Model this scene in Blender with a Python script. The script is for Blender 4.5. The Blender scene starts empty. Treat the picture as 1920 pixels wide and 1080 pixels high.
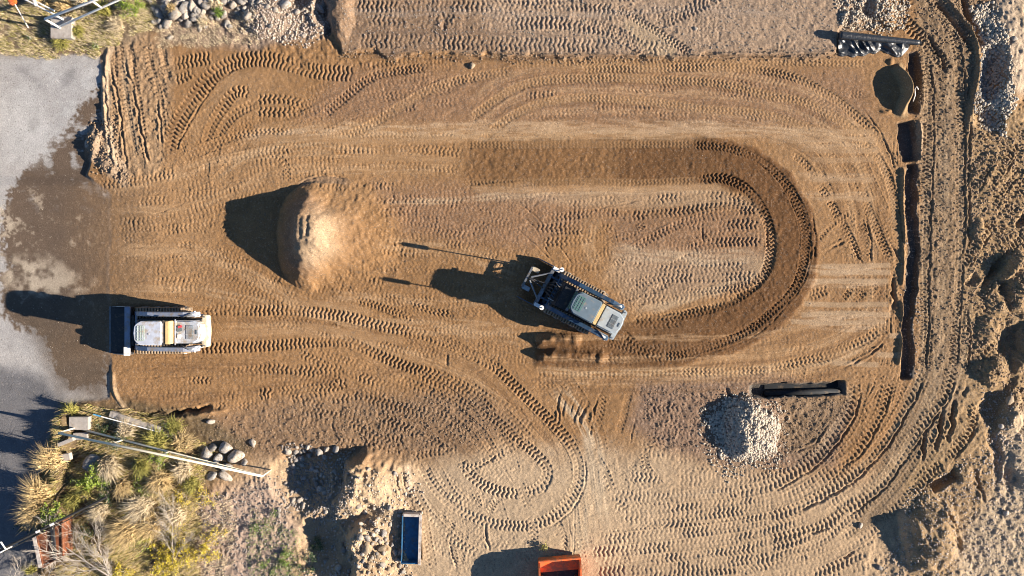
import bpy, bmesh, math, random
import numpy as np
from mathutils import Vector, Matrix

R_ = math.radians
random.seed(7)
rng = np.random.RandomState(11)
scene = bpy.context.scene
COL = scene.collection

# ------------------------------------------------------------------ camera, sky, sun, exposure
CAMH = 27.0                 # metres above the pad; the photo spans 38.4 m x 21.6 m of ground
cam_data = bpy.data.cameras.new("camera")
cam = bpy.data.objects.new("camera", cam_data)
COL.objects.link(cam)
cam.location = (0, 0, CAMH)
cam.rotation_euler = (0, 0, 0)
cam_data.sensor_width = 36.0
cam_data.lens = 36.0 * CAMH / 38.4
cam_data.clip_end = 3000
scene.camera = cam

SUN_EL, SUN_AZ = 20.5, -10.0        # azimuth measured from +X (east), so shadows fall west and a little north
world = bpy.data.worlds.new("World")
scene.world = world
world.use_nodes = True
wn = world.node_tree.nodes
sky = wn.new("ShaderNodeTexSky")
sky.sky_type = 'NISHITA'
sky.sun_disc = False
sky.sun_elevation = R_(SUN_EL)
sky.sun_rotation = R_(90 - SUN_AZ)
sky.air_density = 1.0
sky.dust_density = 0.1
sky.ozone_density = 4.0
sky.altitude = 1500
wn["Background"].inputs[1].default_value = 0.05
world.node_tree.links.new(sky.outputs[0], wn["Background"].inputs[0])

sun_data = bpy.data.lights.new("sun", 'SUN')
sun_data.energy = 5.0
sun_data.angle = R_(0.5)
sun_data.color = (1.0, 0.87, 0.72)
sun = bpy.data.objects.new("sun", sun_data)
COL.objects.link(sun)
sdir = Vector((math.cos(R_(SUN_EL)) * math.cos(R_(SUN_AZ)), math.cos(R_(SUN_EL)) * math.sin(R_(SUN_AZ)), math.sin(R_(SUN_EL))))
sun.rotation_euler = sdir.to_track_quat('Z', 'Y').to_euler()
sun.location = sdir * 60

scene.view_settings.view_transform = 'Standard'
scene.view_settings.look = 'None'
scene.view_settings.exposure = 1.45
scene.view_settings.gamma = 1.0
scene.view_settings.use_curve_mapping = False
scene.render.engine = 'CYCLES'
scene.cycles.filter_width = 1.0

# ------------------------------------------------------------------ helpers: names, tags, points
def tag(o, label=None, cat=None, group=None, kind=None):
    if label: o['label'] = label
    if cat: o['category'] = cat
    if group: o['group'] = group
    if kind: o['kind'] = kind
    return o

def P(px, py, z=0.0):
    """the point at height z that the photograph shows at pixel (px, py)"""
    k = (CAMH - z) / CAMH / 50.0
    return Vector(((px - 960) * k, (540 - py) * k, z))

def empty(name, loc=(0, 0, 0), rz=0.0):
    o = bpy.data.objects.new(name, None)
    o.empty_display_size = 0.2
    o.location = loc
    o.rotation_euler = (0, 0, rz)
    COL.objects.link(o)
    return o

# ------------------------------------------------------------------ materials
def nodes_of(m):
    m.use_nodes = True
    nt = m.node_tree
    return nt, nt.nodes, nt.links, nt.nodes["Principled BSDF"]

def mat(name, col, rough=0.6, var=0.15, scale=8.0, metal=0.0, bump=0.0, dirt=None, dirt_amt=0.0, obj_var=0.0, spec=0.5):
    m = bpy.data.materials.new(name)
    nt, N, L, b = nodes_of(m)
    tc = N.new("ShaderNodeTexCoord")
    n1 = N.new("ShaderNodeTexNoise"); n1.inputs["Scale"].default_value = scale; n1.inputs["Detail"].default_value = 6
    L.new(tc.outputs["Object"], n1.inputs["Vector"])
    mr = N.new("ShaderNodeMapRange")
    mr.inputs["From Min"].default_value = 0.3; mr.inputs["From Max"].default_value = 0.7
    mr.inputs["To Min"].default_value = 1 - var; mr.inputs["To Max"].default_value = 1 + var
    L.new(n1.outputs["Fac"], mr.inputs["Value"])
    mul = N.new("ShaderNodeVectorMath"); mul.operation = 'SCALE'
    mul.inputs[0].default_value = col[:3]
    L.new(mr.outputs[0], mul.inputs["Scale"])
    out = mul.outputs[0]
    if obj_var:
        oi = N.new("ShaderNodeObjectInfo")
        mo = N.new("ShaderNodeMapRange"); mo.inputs["To Min"].default_value = 1 - obj_var; mo.inputs["To Max"].default_value = 1 + obj_var
        L.new(oi.outputs["Random"], mo.inputs["Value"])
        m3 = N.new("ShaderNodeVectorMath"); m3.operation = 'SCALE'
        L.new(out, m3.inputs[0]); L.new(mo.outputs[0], m3.inputs["Scale"])
        out = m3.outputs[0]
    if dirt:
        n2 = N.new("ShaderNodeTexNoise"); n2.inputs["Scale"].default_value = scale * 0.6; n2.inputs["Detail"].default_value = 8
        n2.inputs["Roughness"].default_value = 0.7
        L.new(tc.outputs["Object"], n2.inputs["Vector"])
        r2 = N.new("ShaderNodeMapRange"); r2.inputs["From Min"].default_value = 0.62 - 0.3 * dirt_amt; r2.inputs["From Max"].default_value = 0.75 - 0.25 * dirt_amt
        L.new(n2.outputs["Fac"], r2.inputs["Value"])
        mx = N.new("ShaderNodeMix"); mx.data_type = 'RGBA'
        L.new(r2.outputs[0], mx.inputs["Factor"]); L.new(out, mx.inputs["A"])
        mx.inputs["B"].default_value = (*dirt, 1)
        out = mx.outputs["Result"]
    L.new(out, b.inputs["Base Color"])
    b.inputs["Roughness"].default_value = rough
    b.inputs["Metallic"].default_value = metal
    b.inputs["Specular IOR Level"].default_value = spec
    if bump:
        bp = N.new("ShaderNodeBump"); bp.inputs["Distance"].default_value = bump; bp.inputs["Strength"].default_value = 0.6
        n3 = N.new("ShaderNodeTexNoise"); n3.inputs["Scale"].default_value = scale * 3; n3.inputs["Detail"].default_value = 5
        L.new(tc.outputs["Object"], n3.inputs["Vector"]); L.new(n3.outputs["Fac"], bp.inputs["Height"])
        L.new(bp.outputs[0], b.inputs["Normal"])
    return m

def soil_material(name):
    m = bpy.data.materials.new(name)
    nt, N, L, b = nodes_of(m)
    at = N.new("ShaderNodeAttribute"); at.attribute_name = "soil"
    tc = N.new("ShaderNodeTexCoord")
    n1 = N.new("ShaderNodeTexNoise"); n1.inputs["Scale"].default_value = 22; n1.inputs["Detail"].default_value = 5; n1.inputs["Roughness"].default_value = 0.75
    L.new(tc.outputs["Object"], n1.inputs["Vector"])
    r1 = N.new("ShaderNodeMapRange"); r1.inputs["From Min"].default_value = 0.3; r1.inputs["From Max"].default_value = 0.7
    r1.inputs["To Min"].default_value = 0.68; r1.inputs["To Max"].default_value = 1.32
    L.new(n1.outputs["Fac"], r1.inputs["Value"])
    # pebble specks: single voronoi cells of another stone colour, more of them where alpha (stoniness) is high
    vo = N.new("ShaderNodeTexVoronoi"); vo.inputs["Scale"].default_value = 24
    L.new(tc.outputs["Object"], vo.inputs["Vector"])
    sp = N.new("ShaderNodeSeparateColor"); L.new(vo.outputs["Color"], sp.inputs[0])
    th = N.new("ShaderNodeMath"); th.operation = 'LESS_THAN'
    sc = N.new("ShaderNodeMath"); sc.operation = 'MULTIPLY'; sc.inputs[1].default_value = 0.45
    L.new(at.outputs["Alpha"], sc.inputs[0]); L.new(sp.outputs[0], th.inputs[0]); L.new(sc.outputs[0], th.inputs[1])
    pr = N.new("ShaderNodeMapRange"); pr.inputs["To Min"].default_value = 0.55; pr.inputs["To Max"].default_value = 1.45
    L.new(sp.outputs[1], pr.inputs["Value"])
    s1 = N.new("ShaderNodeVectorMath"); s1.operation = 'SCALE'
    L.new(at.outputs["Color"], s1.inputs[0]); L.new(r1.outputs[0], s1.inputs["Scale"])
    s2 = N.new("ShaderNodeVectorMath"); s2.operation = 'SCALE'
    L.new(at.outputs["Color"], s2.inputs[0]); L.new(pr.outputs[0], s2.inputs["Scale"])
    gr = N.new("ShaderNodeMix"); gr.data_type = 'RGBA'; gr.inputs["Factor"].default_value = 0.18
    L.new(s2.outputs[0], gr.inputs["A"]); gr.inputs["B"].default_value = (0.32, 0.27, 0.22, 1)
    mx = N.new("ShaderNodeMix"); mx.data_type = 'RGBA'
    L.new(th.outputs[0], mx.inputs["Factor"]); L.new(s1.outputs[0], mx.inputs["A"]); L.new(gr.outputs["Result"], mx.inputs["B"])
    L.new(mx.outputs["Result"], b.inputs["Base Color"])
    b.inputs["Roughness"].default_value = 0.92
    b.inputs["Specular IOR Level"].default_value = 0.2
    n3 = N.new("ShaderNodeTexNoise"); n3.inputs["Scale"].default_value = 38; n3.inputs["Detail"].default_value = 6; n3.inputs["Roughness"].default_value = 0.7
    L.new(tc.outputs["Object"], n3.inputs["Vector"])
    bp = N.new("ShaderNodeBump"); bp.inputs["Distance"].default_value = 0.03; bp.inputs["Strength"].default_value = 0.7
    L.new(n3.outputs["Fac"], bp.inputs["Height"])
    L.new(bp.outputs[0], b.inputs["Normal"])
    return m

SOIL = soil_material("soil")

# ------------------------------------------------------------------ the ground: numpy height field in photo pixels (50 px = 1 m)
STEP = 1.5
FX0, FX1, FY0, FY1 = -42.0, 1962.0, -33.0, 1113.0
def axis(a, b):
    core = np.arange(a, b + 0.1, STEP)
    g, d, lo = STEP, 0, []
    while d < 30000:
        g *= 1.32; d += g; lo.append(d)
    lo = np.array(lo)
    return np.concatenate([(core[0] - lo)[::-1], core, core[-1] + lo]), len(lo)
AX, NX0 = axis(FX0, FX1)
AY, NY0 = axis(FY0, FY1)
CX = AX[NX0:len(AX) - NX0]; CY = AY[NY0:len(AY) - NY0]
NXC, NYC = len(CX), len(CY)
X, Y = np.meshgrid(CX, CY)           # core grid, Y down as in the photo
X = X.astype(np.float32); Y = Y.astype(np.float32)

_lat = rng.rand(24, 256, 256).astype(np.float32) * 2 - 1
def vn(x, y, s, k):
    """smooth value noise in -1..1, feature size s px"""
    lat = _lat[k % 24]
    u = x / s + 37.1 * (k + 1); v = y / s + 11.7 * (k + 1)
    iu = np.floor(u).astype(np.int64); iv = np.floor(v).astype(np.int64)
    fu = (u - iu).astype(np.float32); fv = (v - iv).astype(np.float32)
    fu = fu * fu * (3 - 2 * fu); fv = fv * fv * (3 - 2 * fv)
    iu0 = iu & 255; iu1 = (iu + 1) & 255; iv0 = iv & 255; iv1 = (iv + 1) & 255
    return (lat[iv0, iu0] * (1 - fu) + lat[iv0, iu1] * fu) * (1 - fv) + (lat[iv1, iu0] * (1 - fu) + lat[iv1, iu1] * fu) * fv
def fbm(x, y, s, k, o=3):
    r = 0; a = 1.0; t = 0
    for i in range(o):
        r = r + a * vn(x, y, s / 2 ** i, k + i); t += a; a *= 0.55
    return r / t
def sm(x, a, b):
    t = np.clip((x - a) / (b - a), 0, 1); return t * t * (3 - 2 * t)

WX = fbm(X, Y, 60, 0) * 9 + fbm(X, Y, 14, 3, 2) * 3
WY = fbm(X, Y, 60, 5) * 9 + fbm(X, Y, 14, 8, 2) * 3

def poly(pts, soft=6.0, warp=1.0):
    """soft-edged polygon mask on the core grid"""
    xs, ys = X + WX * warp, Y + WY * warp
    x0 = min(p[0] for p in pts) - soft - 16; x1 = max(p[0] for p in pts) + soft + 16
    y0 = min(p[1] for p in pts) - soft - 16; y1 = max(p[1] for p in pts) + soft + 16
    i0, i1 = np.searchsorted(CX, [x0, x1]); j0, j1 = np.searchsorted(CY, [y0, y1])
    out = np.zeros_like(X)
    if i1 <= i0 or j1 <= j0: return out
    xs = xs[j0:j1, i0:i1]; ys = ys[j0:j1, i0:i1]
    inside = np.zeros(xs.shape, bool); dist = np.full(xs.shape, 1e9, np.float32)
    n = len(pts)
    for i in range(n):
        (ax, ay), (bx, by) = pts[i], pts[(i + 1) % n]
        if ay != by:
            c = ((ay > ys) != (by > ys)) & (xs < (bx - ax) * (ys - ay) / (by - ay) + ax)
            inside ^= c
        dx, dy = bx - ax, by - ay
        t = np.clip(((xs - ax) * dx + (ys - ay) * dy) / (dx * dx + dy * dy + 1e-9), 0, 1)
        dist = np.minimum(dist, (xs - ax - t * dx) ** 2 + (ys - ay - t * dy) ** 2)
    d = np.sqrt(dist); d = np.where(inside, d, -d)
    out[j0:j1, i0:i1] = sm(d, -soft, soft)
    return out

def box(cx, cy, r):
    i0, i1 = np.searchsorted(CX, [cx - r, cx + r]); j0, j1 = np.searchsorted(CY, [cy - r, cy + r])
    return slice(j0, j1), slice(i0, i1)

MAC = np.zeros_like(X)      # large relief, metres
DET = np.zeros_like(X)      # tread marks
GRA = np.full_like(X, 1.0)  # how rough the loose soil is
RGB = np.zeros(X.shape + (3,), np.float32)
STO = np.full_like(X, 0.3)  # stoniness

def blob(cx, cy, rx, ry, h, rot=0.0, pw=1.0, warp=0.8, arr=None):
    arr = MAC if arr is None else arr
    s = box(cx, cy, max(rx, ry) * 1.15 + 12)
    dx = X[s] + WX[s] * warp - cx; dy = Y[s] + WY[s] * warp - cy
    c, q = math.cos(R_(rot)), math.sin(R_(rot))
    d = np.sqrt(((dx * c + dy * q) / rx) ** 2 + ((-dx * q + dy * c) / ry) ** 2)
    arr[s] += h * np.clip(1 - d ** 2, 0, 1) ** pw
def paint(mask, col, a=1.0):
    m = (mask * a)[..., None]
    RGB[:] = RGB * (1 - m) + np.array(col, np.float32) * m
def rough(mask, v):
    GRA[:] = GRA * (1 - mask) + v * mask
def stony(mask, v):
    STO[:] = STO * (1 - mask) + v * mask

def spline(pts, step=0.7):
    p = np.array(pts, float)
    if len(p) == 2:
        p = np.vstack([p[0], p.mean(0), p[1]])
    q = np.vstack([2 * p[0] - p[1], p, 2 * p[-1] - p[-2]])
    out = []
    for i in range(1, len(q) - 2):
        a, b, c, d = q[i - 1], q[i], q[i + 1], q[i + 2]
        n = max(2, int(np.linalg.norm(c - b) / 2))
        t = np.linspace(0, 1, n, endpoint=False)[:, None]
        out.append(0.5 * ((2 * b) + (-a + c) * t + (2 * a - 5 * b + 4 * c - d) * t ** 2 + (-a + 3 * b - 3 * c + d) * t ** 3))
    out.append(q[-2][None]); o = np.vstack(out)
    s = np.concatenate([[0], np.cumsum(np.linalg.norm(np.diff(o, axis=0), axis=1))])
    n = max(3, int(s[-1] / step)); S = np.linspace(0, s[-1], n)
    xy = np.stack([np.interp(S, s, o[:, 0]), np.interp(S, s, o[:, 1])], 1)
    tg = np.gradient(xy, axis=0); tg /= np.linalg.norm(tg, axis=1)[:, None] + 1e-9
    return xy, S, tg

def stamp(pts, w, fn, mode='replace', tone=None, ta=0.0, grain=None, fade=12, strength=1.0, patch=0.0, wob=1.0, widew=1.0):
    """run a profile fn(s, t) along a path; t is -1..1 over the width w (px)"""
    xy, S, tg = spline(pts)
    k = int(rng.randint(0, 20))
    hw = w / 2 * widew
    T = np.arange(-hw, hw + 0.01, 0.7)
    wobv = (vn(S, S * 0, 90, k) * 2.0 + vn(S, S * 0, 25, k + 1) * 0.6) * wob
    gx = xy[:, 0][:, None] + (-tg[:, 1][:, None]) * (T[None] + wobv[:, None])
    gy = xy[:, 1][:, None] + (tg[:, 0][:, None]) * (T[None] + wobv[:, None])
    s2 = np.repeat(S[:, None], len(T), 1); t2 = np.repeat((T / (w / 2))[None], len(S), 0)
    val, m = fn(s2, t2)
    m = m * np.clip(np.minimum(s2, S[-1] - s2) / fade, 0, 1) * strength
    if patch: m = m * np.clip(0.5 + 1.2 * (vn(gx, gy, 34, k + 2) + 0.6 * vn(gx, gy, 12, k + 3)) + (1 - patch), 0, 1)
    ix = np.round((gx - CX[0]) / STEP).astype(int); iy = np.round((gy - CY[0]) / STEP).astype(int)
    ok = (ix >= 0) & (ix < NXC) & (iy >= 0) & (iy < NYC)
    if not ok.any(): return
    ix, iy, val, m = ix[ok], iy[ok], val[ok], m[ok]
    i0, j0 = ix.min(), iy.min(); nw = ix.max() - i0 + 1; nh = iy.max() - j0 + 1
    idx = (iy - j0) * nw + ix - i0
    Nn = np.bincount(idx, minlength=nw * nh); Wm = np.bincount(idx, m, minlength=nw * nh); V = np.bincount(idx, m * val, minlength=nw * nh)
    mask = (Wm / np.maximum(Nn, 1)).reshape(nh, nw).astype(np.float32)
    v = (V / np.maximum(Wm, 1e-6)).reshape(nh, nw).astype(np.float32)
    sl = (slice(j0, j0 + nh), slice(i0, i0 + nw))
    if mode == 'replace':
        DET[sl] = DET[sl] * (1 - mask) + v * mask
    elif mode == 'macro':
        MAC[sl] += v * mask
    else:
        DET[sl] += v * mask
    if grain is not None: GRA[sl] = GRA[sl] * (1 - mask) + grain * mask
    if tone is not None:
        a = (mask * ta)[..., None]
        RGB[sl] = RGB[sl] * (1 - a) + np.array(tone, np.float32) * a

# tread profiles -------------------------------------------------------------
def cleat(p=9.0, d=0.024, skew=0.25, sunk=0.012, sharp=1.3, seam=0.12):
    d = d * 1.25
    kk = int(rng.randint(0, 20))
    def f(s, t):
        lat = np.abs(t); dv = np.clip(1.0 + 0.75 * vn(s, t * 14, 48, kk), 0.25, 1.4)
        ph = s / p + skew * 0.75 * np.cos(t * math.pi * 1.6) + 0.10 * vn(s, t * 20, 40, 3) + np.where(t > 0, 0.16, 0)
        c = np.abs((ph % 1.0) - 0.5) * 2
        c = 1 - sm(c, 0.42, 0.92)
        v = -sunk + (d * c - d * 0.5) * dv
        v = v - d * 0.4 * np.exp(-(t / seam) ** 2)
        lip = 0.012 * np.exp(-((lat - 1.02) / 0.12) ** 2)
        v = np.where(lat > 0.9, v * (1 - sm(lat, 0.9, 1.02)) + lip, v)
        return v, 1 - sm(lat, 1.0, 1.2)
    return f
def tyre(p=7.5, d=0.012, sunk=0.012, n=2.0):
    d = d * 1.55
    kk = int(rng.randint(0, 20))
    def f(s, t):
        lat = np.abs(t); dv = np.clip(1.05 + 0.8 * vn(s, t * 14, 60, kk), 0.2, 1.4)
        z = np.abs(((t * n * 0.5 + 0.5) % 1.0) * 2 - 1)
        ph = s / p + 0.55 * z + 0.08 * vn(s, t * 9, 30, 5)
        c = np.abs((ph % 1.0) - 0.5) * 2
        g = sm(c, 0.38, 0.85)
        v = -sunk - d * g * dv + 0.003
        v = np.where(lat > 0.92, v * (1 - sm(lat, 0.92, 1.03)) + 0.008 * np.exp(-((lat - 1.04) / 0.1) ** 2), v)
        return v, 1 - sm(lat, 1.0, 1.18)
    return f
def groove(d=0.05, lip=0.02):
    def f(s, t):
        t = t + 0.40 * vn(s, s * 0, 11, 6) + 0.22 * vn(s, t * 6, 4, 8)
        lat = np.abs(t); a = np.clip(0.75 + 0.55 * vn(s, s * 0 + 50, 16, 11), 0.2, 1.3)
        return -d * a * np.exp(-(lat / 0.42) ** 2) + lip * (0.7 + 0.6 * vn(s, t * 4, 5, 2)) * np.exp(-((lat - 0.95) / 0.25) ** 2), (1 - sm(lat, 1.1, 1.5)) * np.clip(s / 40, 0, 1)
    return f
def ridge(h=0.05):
    def f(s, t):
        return h * np.exp(-(t / 0.5) ** 2) * (1 + 0.3 * vn(s, t * 5, 9, 7)), 1 - sm(np.abs(t), 1.1, 1.5)
    return f
def scrape(d=0.004):
    def f(s, t):
        return d * vn(s * 0.06, t * 6, 1.0, 9) - 0.002, 1 - sm(np.abs(t), 0.75, 1.0)
    return f

def streak(d=0.004, k=0):
    k = int(rng.randint(0, 20))
    def f(s, t):
        e = 1 - sm(np.abs(t) + 0.25 * vn(s, t * 8, 40, k), 0.5, 1.0)
        q = vn(s * 0.035, t * 5, 1.0, k + 3) + 0.5 * vn(s * 0.08, t * 13, 1.0, k + 5)
        return d * q - 0.002, e * np.clip(0.55 + 0.9 * q, 0, 1)
    return f
def lane(pts, w, tone, ta, grain=0.5, d=0.005, st=1.0):
    stamp(pts, w, streak(d), tone=tone, ta=min(.9, ta * 1.35), grain=grain, fade=40, strength=st)
# ---------------- colours (real albedo) by zone
SAND = (0.250, 0.142, 0.064)
SAND2 = (0.305, 0.187, 0.095)
DAMP = (0.112, 0.056, 0.023)
GREYT = (0.295, 0.212, 0.145)
PALE = (0.350, 0.262, 0.175)
PINK = (0.215, 0.128, 0.078)
ASPH = (0.385, 0.370, 0.355)
ASPHD = (0.060, 0.058, 0.060)
MUD = (0.108, 0.070, 0.042)
OLIVE = (0.190, 0.128, 0.068)
BLEACH = (0.460, 0.385, 0.290)

RGB[:] = np.array(SAND, np.float32)
n_big = fbm(X, Y, 170, 2); n_mid = fbm(X, Y, 45, 6); n_sm = fbm(X, Y, 15, 10)
paint(sm(n_big, -0.2, 0.5), SAND2, 0.6)
top = poly([(600, -60), (1640, -60), (1560, 60), (1560, 100), (1300, 108), (960, 104), (640, 96), (610, 40)], 7, 1.7)
paint(top, (0.225, 0.148, 0.092), 1.0)
paint(poly([(880, -60), (1700, -60), (1640, 40), (1560, 100), (1300, 106), (980, 96), (900, 40)], 26), GREYT, 1.0)
stony(top, 0.8)
# inner pad gravelly (pink-purple aggregate)
for pts in ([(640, 130), (1620, 130), (1640, 220), (1440, 250), (900, 232), (560, 232)],
            [(700, 345), (1000, 350), (1140, 400), (1000, 470), (760, 440)],
            [(1140, 400), (1420, 390), (1440, 480), (1400, 540), (1180, 560)]):
    m = poly(pts, 25); paint(m, PINK, 0.6); stony(m, 0.75)
# fresh damp oval of spread soil
oval_o = [(868, 262), (1340, 260), (1420, 282), (1485, 325), (1522, 390), (1534, 460), (1526, 522), (1500, 572), (1450, 622), (1380, 658), (1280, 688), (1005, 688), (1000, 640), (1080, 620), (1180, 606), (1270, 596), (1350, 578), (1420, 540), (1450, 495), (1455, 450), (1436, 408), (1400, 370), (1345, 346), (868, 348)]
ov = poly(oval_o, 5, 0.7) * np.clip(1.1 - 0.5 * sm(fbm(X, Y, 11, 19) - 0.4 * poly(oval_o, 16, 0.5), 0.1, 0.5), 0, 1)
ov = ov * sm(X + 20 * n_sm, 850, 905)
paint(ov, DAMP, 0.86); paint(ov * sm(X, 1230, 1400), (0.115, 0.056, 0.022), 0.6)
paint(ov * sm(n_mid, -.1, .5) * 0.6, (0.148, 0.076, 0.031), 0.6)
ov_left = poly([(860, 255), (1160, 255), (1160, 352), (860, 352)], 14, 0.3)
paint(ov_left * ov, SAND, 0.40)
MAC += ov * 0.035 * sm(X, 868, 960)
stony(ov, 0.25)
# pale worn centre and horizontal scraped bands
paint(poly([(480, 232), (960, 236), (1300, 238), (1660, 248), (1660, 300), (1420, 258), (900, 262), (480, 262)], 12), SAND2, 0.85)
paint(poly([(900, 352), (1340, 350), (1420, 390), (1200, 392), (900, 372)], 10), PALE, 0.45)
paint(poly([(1150, 470), (1440, 480), (1420, 530), (1200, 585), (1130, 520)], 18), PALE, 0.45)
paint(poly([(220, 330), (520, 250), (640, 330), (400, 380), (420, 560), (220, 560)], 30), SAND2, 0.6)
# bottom: pale dry ground
paint(poly([(700, 880), (960, 830), (1080, 845), (1240, 838), (1420, 870), (1660, 900), (1960, 960), (1960, 1130), (380, 1130), (370, 930), (480, 850), (640, 880)], 40, 2.6), (0.372, 0.268, 0.168), 0.95)
paint(poly([(760, 900), (960, 850), (1090, 855), (1240, 850), (1250, 1000), (1100, 1130), (760, 1130)], 40, 2), (0.412, 0.308, 0.200), 0.8)
paint(poly([(355, 930), (500, 900), (560, 1000), (520, 1130), (380, 1130)], 22), (0.370, 0.275, 0.215), 0.85)
m = poly([(1190, 715), (1440, 700), (1600, 760), (1560, 870), (1400, 880), (1240, 840), (1180, 800)], 20); paint(m, (0.195, 0.128, 0.088), 0.9); stony(m, 0.9)
m = poly([(1460, 740), (1600, 740), (1540, 860), (1470, 850)], 16); paint(m, OLIVE, 0.6)
m = poly([(500, 750), (900, 730), (980, 800), (860, 850), (640, 860), (400, 850), (380, 790)], 24); paint(m, (0.200, 0.130, 0.078), 0.8); stony(m, 0.7)
# right-hand haul road and churned bank
m = poly([(1720, -60), (1840, -60), (1830, 700), (1760, 900), (1600, 1010), (1640, 900), (1722, 700)], 12); paint(m, (0.190, 0.130, 0.075), 0.9); stony(m, 0.9)
m = poly([(1820, 200), (1990, 200), (1990, 1130), (1700, 1130), (1700, 900), (1800, 760)], 16); paint(m, (0.275, 0.185, 0.096), 0.9); stony(m, 0.8)
m = poly([(1885, -60), (1990, -60), (1990, 190), (1900, 170), (1850, 60)], 16); paint(m, (0.400, 0.320, 0.235), 0.9); stony(m, 0.6)
m = poly([(1900, 760), (1990, 760), (1990, 1130), (1790, 1130), (1800, 1010), (1860, 920)], 22); paint(m, (0.400, 0.315, 0.215), 0.85); stony(m, 0.6)
paint(poly([(1890, -60), (1990, -60), (1990, 60), (1905, 50)], 12), (0.48, 0.36, 0.23), 0.6)
# asphalt on the left with tracked-in mud
as_m = poly([(-60, 88), (60, 98), (188, 104), (190, 240), (160, 330), (205, 360), (205, 745), (120, 760), (105, 830), (60, 900), (80, 1000), (60, 1130), (-60, 1130)], 5, 0.6)
ASP = as_m.copy()
paint(as_m, ASPH, 1.0)
mud = sm(poly([(190, 150), (205, 360), (560, 330), (560, 560), (206, 600), (206, 720), (130, 730), (70, 640), (-10, 590), (-10, 470), (20, 330), (90, 270), (140, 200)], 30, 1.8) + 0.30 * n_sm + 0.2 * n_mid + 0.16 * vn(X, Y, 5, 13) + 0.12 * vn(X, Y, 2.6, 17), 0.40, 0.66) * as_m
paint(mud, MUD, 0.92)
dm = sm(n_mid + 0.9 * n_sm, 0.05, 0.75) * poly([(-60, 330), (200, 380), (200, 560), (100, 620), (-60, 620)], 40)
dm = dm * sm(vn(X, Y, 6, 2) + vn(X, Y, 3, 8) * .7 + dm, 0.2, 0.9)
paint(dm, BLEACH, 0.75)
paint(poly([(-10, 470), (70, 480), (180, 520), (170, 545), (60, 552), (0, 540)], 12, 1.5) * sm(n_sm, -0.5, 0.3), BLEACH, 0.8)
low = poly([(-60, 680), (60, 700), (120, 745), (115, 830), (60, 1130), (-60, 1130)], 18, 1)
paint(low * as_m, (0.130, 0.130, 0.138), 0.9)
paint(poly([(0, 560), (110, 730), (206, 760), (206, 640), (60, 590)], 25, 1.6) * as_m, (0.115, 0.085, 0.060), 0.8)
edge_soil = sm(X + 40 * n_mid + 18 * n_sm, 60, 250) * sm(Y + 10 * n_sm, 325, 360) * (1 - sm(Y + 10 * n_sm, 640, 690)) * (1 - sm(X, 230, 330))
paint(edge_soil, (0.190, 0.120, 0.066), 0.85)
ASP = as_m * (1 - 0.8 * edge_soil)
rough(as_m * (1 - edge_soil), 0.10); stony(as_m, 0.12)
soilw = 1 - as_m
# worn patches on the asphalt
paint(as_m * (1 - edge_soil) * sm(fbm(X, Y, 26, 17) + 0.5 * fbm(X, Y * 2.5, 9, 3), 0.15, 0.7) * (1 - sm(Y, 300, 420)), (0.47, 0.465, 0.45), 0.6)
paint(poly([(0, 175), (60, 165), (95, 240), (60, 300), (0, 290)], 26, 2) * as_m, (0.50, 0.495, 0.48), 0.5)
paint(poly([(112, 140), (136, 132), (132, 158), (116, 160)], 7, 1), (0.20, 0.195, 0.19), 0.6); paint(poly([(20, 118), (50, 120), (84, 158), (70, 162)], 10, 1.5), (0.22, 0.215, 0.21), 0.5)
paint(as_m * (1 - mud) * (1 - edge_soil) * (1 - low) * sm(fbm(X, Y, 40, 13), 0.25, 0.6), (0.28, 0.27, 0.26), 0.5)
# vegetated verge bottom-left and top-left
m = poly([(110, 755), (240, 745), (380, 775), (480, 830), (380, 920), (360, 1130), (50, 1130), (70, 900), (110, 830)], 12); paint(m, (0.115, 0.085, 0.048), 0.9); rough(m, 2.2)
VEGB = m
m = poly([(-60, -60), (300, -60), (310, 40), (250, 80), (180, 100), (-60, 96)], 12); paint(m, (0.200, 0.158, 0.108), 0.9); rough(m, 2.0)
m = poly([(280, -60), (620, -60), (620, 60), (480, 95), (300, 80)], 12); paint(m, (0.250, 0.190, 0.145), 0.9); rough(m, 3.0)
m = poly([(190, 75), (310, 62), (330, 140), (300, 330), (200, 330)], 10); paint(m, (0.320, 0.230, 0.145), 0.5); rough(m, 2.2)
m = poly([(160, 240), (205, 220), (240, 330), (235, 355), (175, 300)], 6); paint(m, (0.300, 0.230, 0.165), 0.8); rough(m, 3.0)

# ---------------- roughness zones
rough(top, 1.6)
rough(poly([(1720, -60), (1990, -60), (1990, 1130), (1600, 1130), (1640, 1000), (1760, 850), (1722, 700)], 12), 2.6)
rough(poly([(1815, 180), (1990, 180), (1990, 780), (1800, 760)], 14), 2.5)
rough(poly([(1700, 900), (1990, 780), (1990, 1130), (1650, 1130)], 14), 3.2)
rough(poly([(1560, -60), (1730, -60), (1700, 60), (1570, 55)], 10), 4.5)
rough(poly([(1840, -60), (1990, -60), (1990, 200), (1830, 200)], 10), 3.2)
rough(poly([(600, 845), (790, 870), (760, 1130), (500, 1130), (500, 860)], 10), 2.5)
rough(poly([(355, 905), (500, 880), (520, 1130), (380, 1130)], 12), 3.0)
rough(poly([(480, 60), (640, 60), (700, 130), (470, 118)], 10), 2.6)
rough(poly([(500, 740), (900, 740), (860, 850), (640, 862), (400, 840)], 12), 2.0)
rough(poly([(1190, 715), (1600, 720), (1560, 870), (1240, 840)], 12), 2.2)
rough(ov, 1.5)
rough(poly([(480, 236), (1660, 240), (1660, 262), (900, 258), (480, 262)], 6), 0.35)
rough(poly([(1165, 45), (1200, 35), (1275, 80), (1260, 110), (1215, 100)], 6), 0.35)
paint(poly([(1165, 45), (1200, 35), (1275, 80), (1260, 110), (1215, 100)], 6), (0.360, 0.270, 0.175), 0.85)

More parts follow.
